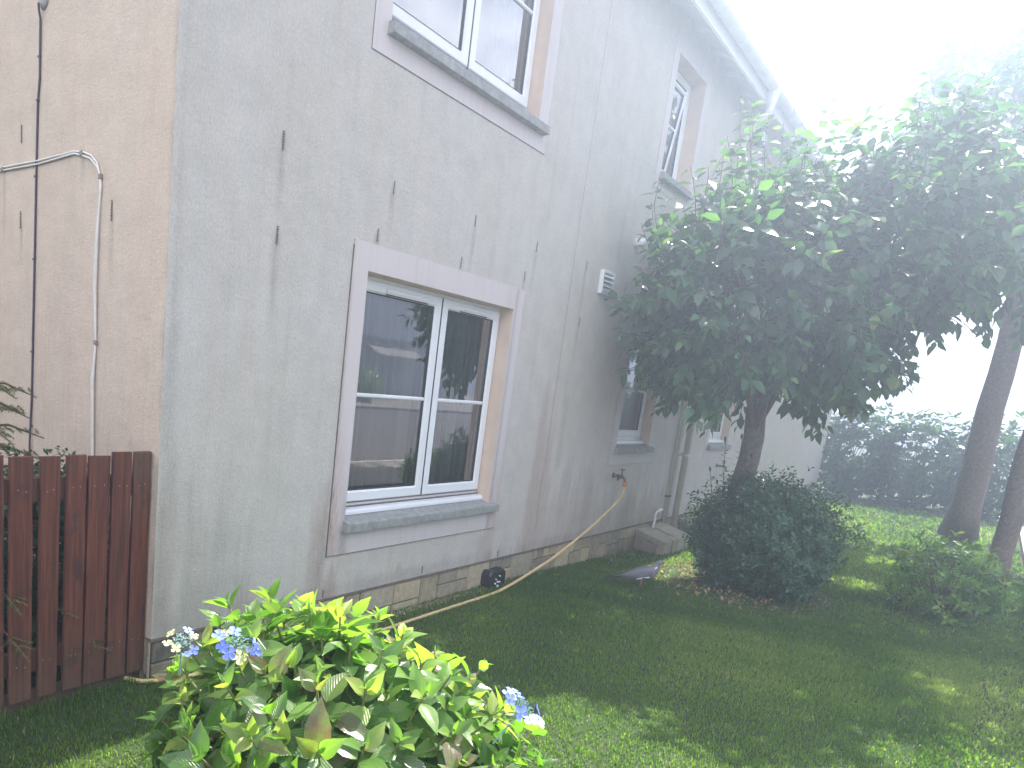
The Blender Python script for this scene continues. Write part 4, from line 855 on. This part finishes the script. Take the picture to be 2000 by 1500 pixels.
# ------------------------------------------------------------ pigeon
def pigeon():
    T=thing('pigeon','grey wood pigeon walking on the shaded lawn in front of the concrete covers','bird',(4.2,-.74,gz(4.2)))
    me=bpy.data.meshes.new('body'); 
    # skeleton in local frame: +X forward. (x,z,rx(radius across y), rz)
    sec=[(-.215,.085,.012,.006),(-.17,.092,.022,.010),(-.12,.105,.034,.024),(-.07,.118,.048,.042),(-.02,.130,.058,.055),(.03,.142,.060,.060),(.07,.158,.052,.054),(.095,.180,.036,.040),(.105,.205,.026,.029),(.112,.228,.023,.024),(.125,.243,.022,.022),(.143,.246,.018,.018),(.158,.243,.011,.011),(.166,.241,.006,.006)]
    n=16; vs=[];tn=[]
    for i,(x,z,ry,rz) in enumerate(sec):
        j0=max(i-1,0);j1=min(i+1,len(sec)-1); dx,dz=sec[j1][0]-sec[j0][0],sec[j1][1]-sec[j0][1]; l=math.hypot(dx,dz); ux,uz=-dz/l,dx/l
        for k in range(n):
            q=2*math.pi*k/n; c,s=math.cos(q),math.sin(q); vs.append((x+ux*s*rz,c*ry,z+uz*s*rz)); under=s<-.2; tn.append((.9 if under and i<7 else (.75 if 6<=i<=8 else .35),0,0))
    mb=MB(); mb.add(vs,[(i*n+k,i*n+(k+1)%n,(i+1)*n+(k+1)%n,(i+1)*n+k) for i in range(len(sec)-1) for k in range(n)]+[tuple(range(n))[::-1],tuple((len(sec)-1)*n+k for k in range(n))],tn)
    M,t,b=mat('pigeon_feather'); at_=attr(t,'tint'); sp=N(t,'ShaderNodeSeparateColor',{0:at_.outputs['Color']}); t.links.new(mix(t,ramp(t,noise(t,60,4,.6),[(.3,0.),(.8,.4)]),ramp(t,sp.outputs[0],[(0.,(.09,.095,.11)),(.35,(.16,.17,.20)),(.8,(.24,.19,.22)),(1.,(.34,.31,.34))]),(.1,.11,.13)),b.inputs['Base Color']); b.inputs['Roughness'].default_value=.7
    obs=[(mb,'body',M,True)]
    M2=simple('wing_feather',(.11,.115,.13),.7,.3,50); M3=simple('white_feather',(.7,.7,.7),.7,.05,20); M4=simple('dark_feather',(.035,.035,.045),.7,.2,40); M5=simple('bird_leg',(.42,.16,.14),.6,.1,30); M6=simple('beak',(.6,.42,.2),.5,.1,30)
    for sg in (-1,1):
        mb=MB(); P=[(.075,.050,.165),(.06,.058,.125),(.0,.066,.100),(-.08,.056,.085),(-.17,.030,.085),(-.21,.016,.094),(-.15,.030,.112),(-.08,.050,.137),(.0,.056,.165),(.05,.052,.175)]
        mb.add([(x,sg*y,z) for x,y,z in P]+[(x,sg*(y+.006),z) for x,y,z in P]+[(-.03,sg*.071,.128)],[(10+i,10+(i+1)%10,20) for i in range(10)]+[(i,(i+1)%10,10+(i+1)%10,10+i) for i in range(10)]); obs.append((mb,'wing',M2,True))
        mb=MB(); mb.add([(.05,sg*.0665,.118),(.045,sg*.068,.128),(-.03,sg*.073,.110),(-.06,sg*.070,.096),(-.055,sg*.068,.090),(-.02,sg*.0715,.100)],[(0,1,2,5),(5,2,3,4)]); obs.append((mb,'wing_bar',M3,False))
        mb=MB(); fx=.02 if sg>0 else -.02; mb.tube([(.0,sg*.022,.09),(.005+fx*.5,sg*.022,.04),(fx,sg*.022,.006)],[.011,.0045,.004],6)
        for dx,dy in ((.03,0),(.022,.016),(.022,-.016),(-.018,0)): mb.tube([(fx,sg*.022,.006),(fx+dx,sg*.022+dy,.003)],[.0035,.002],5)
        obs.append((mb,'leg',M5,True))
        mb=MB(); mb.lathe((.141,sg*.0165,.250),(0,sg,0),[(0,.004),(.002,.003),(.0025,.0002)],8); obs.append((mb,'eye',M6,True))
    mb=MB(); mb.add([(-.13,.030,.103),(-.13,-.030,.103),(-.30,-.034,.066),(-.30,.034,.066),(-.13,.026,.090),(-.13,-.026,.090),(-.30,-.032,.061),(-.30,.032,.061)],[(0,1,2,3),(4,7,6,5),(0,3,7,4),(1,5,6,2),(2,6,7,3)]); obs.append((mb,'tail',M4,False))
    mb=MB(); mb.tube([(.158,0,.243),(.172,0,.240),(.184,0,.235)],[.0065,.005,.001],8); obs.append((mb,'beak',M6,True))
    mb=MB(); mb.add([(.085,.032,.200),(.105,.0275,.212),(.112,.026,.200),(.092,.035,.188)],[(0,1,2,3)]); mb.add([(.085,-.032,.200),(.105,-.0275,.212),(.112,-.026,.200),(.092,-.035,.188)],[(3,2,1,0)]); obs.append((mb,'neck_patch',M3,False))
    for mb,nm,mt,sm in obs:
        o=mb.build(nm,mt,T,smooth=sm)
    T.rotation_euler=(0,0,R_(-55)); T.scale=(1,1,1)
pigeon()

# ------------------------------------------------------------ lawn
def lawn():
    rs=np.random.RandomState(12); 
    def patch(n,x0,x1,y0,y1,h,wd):
        x=rs.uniform(x0,x1,n); y=rs.uniform(y0,y1,n); return x,y,np.full(n,h),np.full(n,wd)
    secs=[patch(110000,-1.6,2.6,-2.9,.03,.024,.0024),patch(70000,2.6,5.2,-3.0,-.01,.028,.0034),patch(34000,5.2,9.0,-4.0,-.02,.034,.006),patch(14000,9.,16.,-4.6,-.02,.05,.012),patch(40000,1.2,6.,-5.0,-2.8,.030,.005)]
    x,y,h,wd=[np.concatenate(a) for a in zip(*secs)]
    k=y>-3.33; x,y,h,wd=[a[k] for a in (x,y,h,wd)]
    # trampled/dry patches
    pn=vnoise(x*1.0+y*.7,81,1.7)*vnoise(y*1.3-x*.4,82,1.9)+.5*vnoise(x*3+y,83,2.1)*vnoise(y*3-x,84,2.3)
    bed=((x-5.35)/.95)**2+((y+1.3)/.75)**2<1
    n=len(x); fade=np.where(bed,.25,1.)
    k=rs.rand(n)<np.where(bed,.25,1.); x,y,h,wd,pn=[a[k] for a in (x,y,h,wd,pn)]; n=len(x)
    wall=np.clip((-y-.0)/.08,0.3,1)*1.0
    tall=1+1.2*np.exp(-((y-.02)/.06)**2)*(x<0)
    a=rs.uniform(0,6.283,n); ln=rs.uniform(.1,.9,n); hh=h*rs.uniform(.5,1.15,n)*tall; t=np.clip((x-2.6)/3.4,0,1); z=-.065*t*t*(3-2*t)
    dx,dy=np.cos(a)*ln*hh,np.sin(a)*ln*hh; px,py=-np.sin(a)*wd,np.cos(a)*wd
    V=np.empty((n,5,3),'f')
    V[:,0]=np.stack([x-px,y-py,z-.002],1); V[:,1]=np.stack([x+px,y+py,z-.002],1); V[:,2]=np.stack([x-px*.8+dx*.4,y-py*.8+dy*.4,z+hh*.6],1); V[:,3]=np.stack([x+px*.8+dx*.4,y+py*.8+dy*.4,z+hh*.6],1); V[:,4]=np.stack([x+dx,y+dy,z+hh*(1-.2*ln)],1)
    tint=np.clip(.42+rs.normal(0,.12,n)+.75*(pn-.33),0,.86); dry=rs.rand(n)<(.02+.35*np.clip(pn-.45,0,1)); tint[dry]=rs.uniform(.85,1,dry.sum())
    me=bpy.data.meshes.new('grass'); me.vertices.add(n*5); me.vertices.foreach_set('co',V.ravel())
    idx=(np.arange(n)*5)[:,None]; lo=np.concatenate([idx+0,idx+1,idx+3,idx+2,idx+2,idx+3,idx+4],1).ravel().astype('i')
    me.loops.add(n*7); me.loops.foreach_set('vertex_index',lo); me.polygons.add(n*2)
    ls=np.stack([np.arange(n)*7,np.arange(n)*7+4],1).ravel().astype('i'); me.polygons.foreach_set('loop_start',ls); me.update(calc_edges=True)
    c=np.zeros((n*5,4),'f'); c[:,0]=np.repeat(tint,5); c[:,3]=1; me.color_attributes.new('tint','FLOAT_COLOR','POINT').data.foreach_set('color',c.ravel())
    me.materials.append(M_grass); o=bpy.data.objects.new('grass',me); COL.objects.link(o); tag(o,'short mown green lawn grass with drier straw coloured patches','grass',kind='stuff')
lawn()
Lf=Leaves(); r=random.Random(77)
for i in range(1500):
    x,y=r.gauss(5.35,.5),r.gauss(-1.15,.36)
    if y>-.25 or (x-5.35)**2/1.2+(y+1.2)**2/.5>1.1: continue
    place(Lf,LQ,(x,y,gz(x)+r.uniform(.004,.025)),rv(r)+Vector((0,0,.2)),Vector((0,0,1))+rv(r,.5),r.uniform(.02,.05),(r.random()*.9,0,0))
tag(Lf.build('leaf_litter',M_litter,smooth=False),'dry pinkish brown leaf litter under the evergreen shrub','leaf litter',kind='stuff')
mb=MB(); r=random.Random(44)
for i in range(900):
    x=r.choice([r.uniform(1.7,3.3),r.uniform(.2,6.5)]); y=-.02-abs(r.gauss(0,.035)); s=r.uniform(.003,.009); c=Vector((x,y,gz(x)+.004)); q=rv(r).normalized(); o=q.orthogonal().normalized(); e=q.cross(o)
    mb.add([c+q*s*1.3,c-q*s*1.2,c+o*s,c-o*s*.9,c+e*s*.7,c-e*s*.8],[(0,2,4),(2,1,4),(1,3,4),(3,0,4),(2,0,5),(1,2,5),(3,1,5),(0,3,5)],(r.random(),r.random()*.5,0))
tag(mb.build('rubble',M_stone),'small stone chips and crumbs along the foot of the wall','rubble',kind='stuff')
for (x,y,s,c,lab) in ((4.84,-1.30,.055,.97,'yellow fallen leaf on the shaded lawn near the shrub'),(5.0,-.16,.05,.6,'pale fallen leaf near the wall foot, closest to the nearest concrete cover'),(5.55,-.14,.045,.9,'yellow fallen leaf at the wall foot left of the concrete covers'),(3.75,-.16,.045,.55,'small pale leaf lying where the hose leaves the ground'),(2.38,-.93,.022,.5,'tiny pale leaf alone in the middle of the dark lawn')):
    Lf=Leaves(); place(Lf,leafshape(4,2,.6,fold=.2,droop=.2),(x,y,gz(x)+.022),(r.uniform(-1,1),r.uniform(-1,1),.1),(0,0,1),s,(c,0,0)); tag(Lf.build('fallen_leaf',M_litter),lab,'leaf')
mb=MB(); mb.box(-.11,.11,-.07,.07,0,.02,(0,0,0)); o=mb.build('stone_slab',M_slab,bevel=.004); o.location=(6.05,-.74,gz(6)+.02); o.rotation_euler=(R_(8),R_(-4),R_(25)); tag(o,'small pale stone slab lying at the edge of the shrub bed','slab')

# ------------------------------------------------------------ further garden, to the right
tree('shade_tree','broad leafy tree on the open side of the lawn, nearest the street',(8.5,-3.05,gz(8)-.02),3.2,((8.4,-3.1,4.0),(1.9,1.8,1.65)),560,15,leaf=(.12,.17),trunk_r=(.11,.07),wallclip=False,per=(8,11))
tree('shade_tree','tall distant tree rising past the end of the house',(12.6,-2.6,-.07),4.5,((12.4,-2.6,6.0),(2.3,2.0,2.4)),420,25,leaf=(.20,.30),trunk_r=(.2,.13),wallclip=False,per=(8,10),shp=LQ)
hr=random.Random(55)
for i in range(6):
    shrub('hedge_shrub',['first leafy hedge shrub from the left at the far end of the garden','second leafy hedge shrub, behind the tall tree trunk','third leafy hedge shrub at the far garden end','fourth leafy hedge shrub at the far garden end','fifth leafy hedge shrub toward the street corner','last leafy hedge shrub beside the pavement'][i],(17.0+hr.uniform(-.3,.3),-.4-1.15*i,-.07),(.8,.8,.95+hr.uniform(-.1,.15)),620,60+i,M_ever,leafs=(.10,.16),shp=LQ,group='hedge at the far end of the garden')
shrub('golden_shrub','small yellow-green shrub on the open lawn, far right',(6.1,-2.7,gz(6)),(.42,.4,.36),520,91,M_hyd,leafs=(.05,.08))

# ------------------------------------------------------------ across the street (mirrored in the panes)
B=thing('opposite_house','lilac grey rendered house with a tiled porch, seen mirrored in the lower window','house',(26,-21,.4))
mb=MB(); mb.box(15,33,-29,-21,0,5.6); keep(mb.build('wall',M_far),B)
mb=MB(); mb.add([(14.6,-20.6,5.5),(33.4,-20.6,5.5),(33.4,-25,7.9),(14.6,-25,7.9),(14.6,-29.4,5.5),(33.4,-29.4,5.5)],[(0,1,2,3),(3,2,5,4),(0,3,4),(1,5,2)]); keep(mb.build('roof',M_farroof),B)
mb=MB(); mb.box(22,33.2,-20.99,-20.93,3.02,3.22); keep(mb.build('string_course',M_farroof),B)
for x0,x1,z0,z1 in ((29.4,30.8,.9,2.1),(18.4,19.6,1.3,2.4),(18.4,19.6,3.6,4.5)):
    mb=MB(); framering(mb,x0,x1,z0,z1,0,.06,.07)
    mb.v=[(x,-20.93-y,z) for x,y,z in mb.v]; mb.f=[f[::-1] for f in mb.f]; wv=mb.build('window',M_upvc); keep(wv,B)
    mb=MB(); mb.add([(x0+.07,-20.95,z0+.07),(x1-.07,-20.95,z0+.07),(x1-.07,-20.95,z1-.07),(x0+.07,-20.95,z1-.07)],[(3,2,1,0)]); p=mb.build('pane',M_black); p.parent=wv
mb=MB(); mb.box(26.0,26.8,-20.98,-20.9,.45,1.95); keep(mb.build('door',M_sill),B)
mb=MB(); mb.add([(24.5,-21,2.95),(28.0,-21,2.95),(28.0,-19.9,2.40),(24.5,-19.9,2.40),(24.5,-21,2.88),(28.0,-21,2.88),(28.0,-19.9,2.28),(24.5,-19.9,2.28)],[(0,3,2,1),(4,5,6,7),(3,7,6,2),(0,4,7,3),(1,2,6,5)]); keep(mb.build('porch_roof',M_pave),B)
g=MB(); g.add([(-30,-19.5,.10),(60,-19.5,.10),(60,-20.3,.45),(-30,-20.3,.45),(-30,-40,.45),(60,-40,.45)],[(3,2,1,0),(5,2,3,4)][::1]); g.f=[(0,1,2,3),(3,2,5,4)]; tag(g.build('verge',M_pave),'','',kind='structure')
shrub('street_bush','round yellow-green bush beside the porch across the street, seen in the pane',(23.6,-19.9,.4),(.85,.8,.62),300,92,M_hyd,leafs=(.14,.22),shp=LQ)

# ------------------------------------------------------------ lens flare veil, added as a scattering volume
mb=MB(); mb.box(-240,300,-290,290,-1.2,9.3); M=bpy.data.materials.new('flare_veil'); M.use_nodes=True; t=M.node_tree; t.nodes.clear()
pv=N(t,'ShaderNodeVolumePrincipled',{'Density':.023,'Anisotropy':.7,'Color':(.64,.76,1.,1)}); mo=N(t,'ShaderNodeOutputMaterial'); t.links.new(pv.outputs[0],mo.inputs['Volume'])
tag(mb.build('flare_veil',M),'pale sunlit veil added over the whole garden in place of lens flare','flare_veil',kind='stuff')
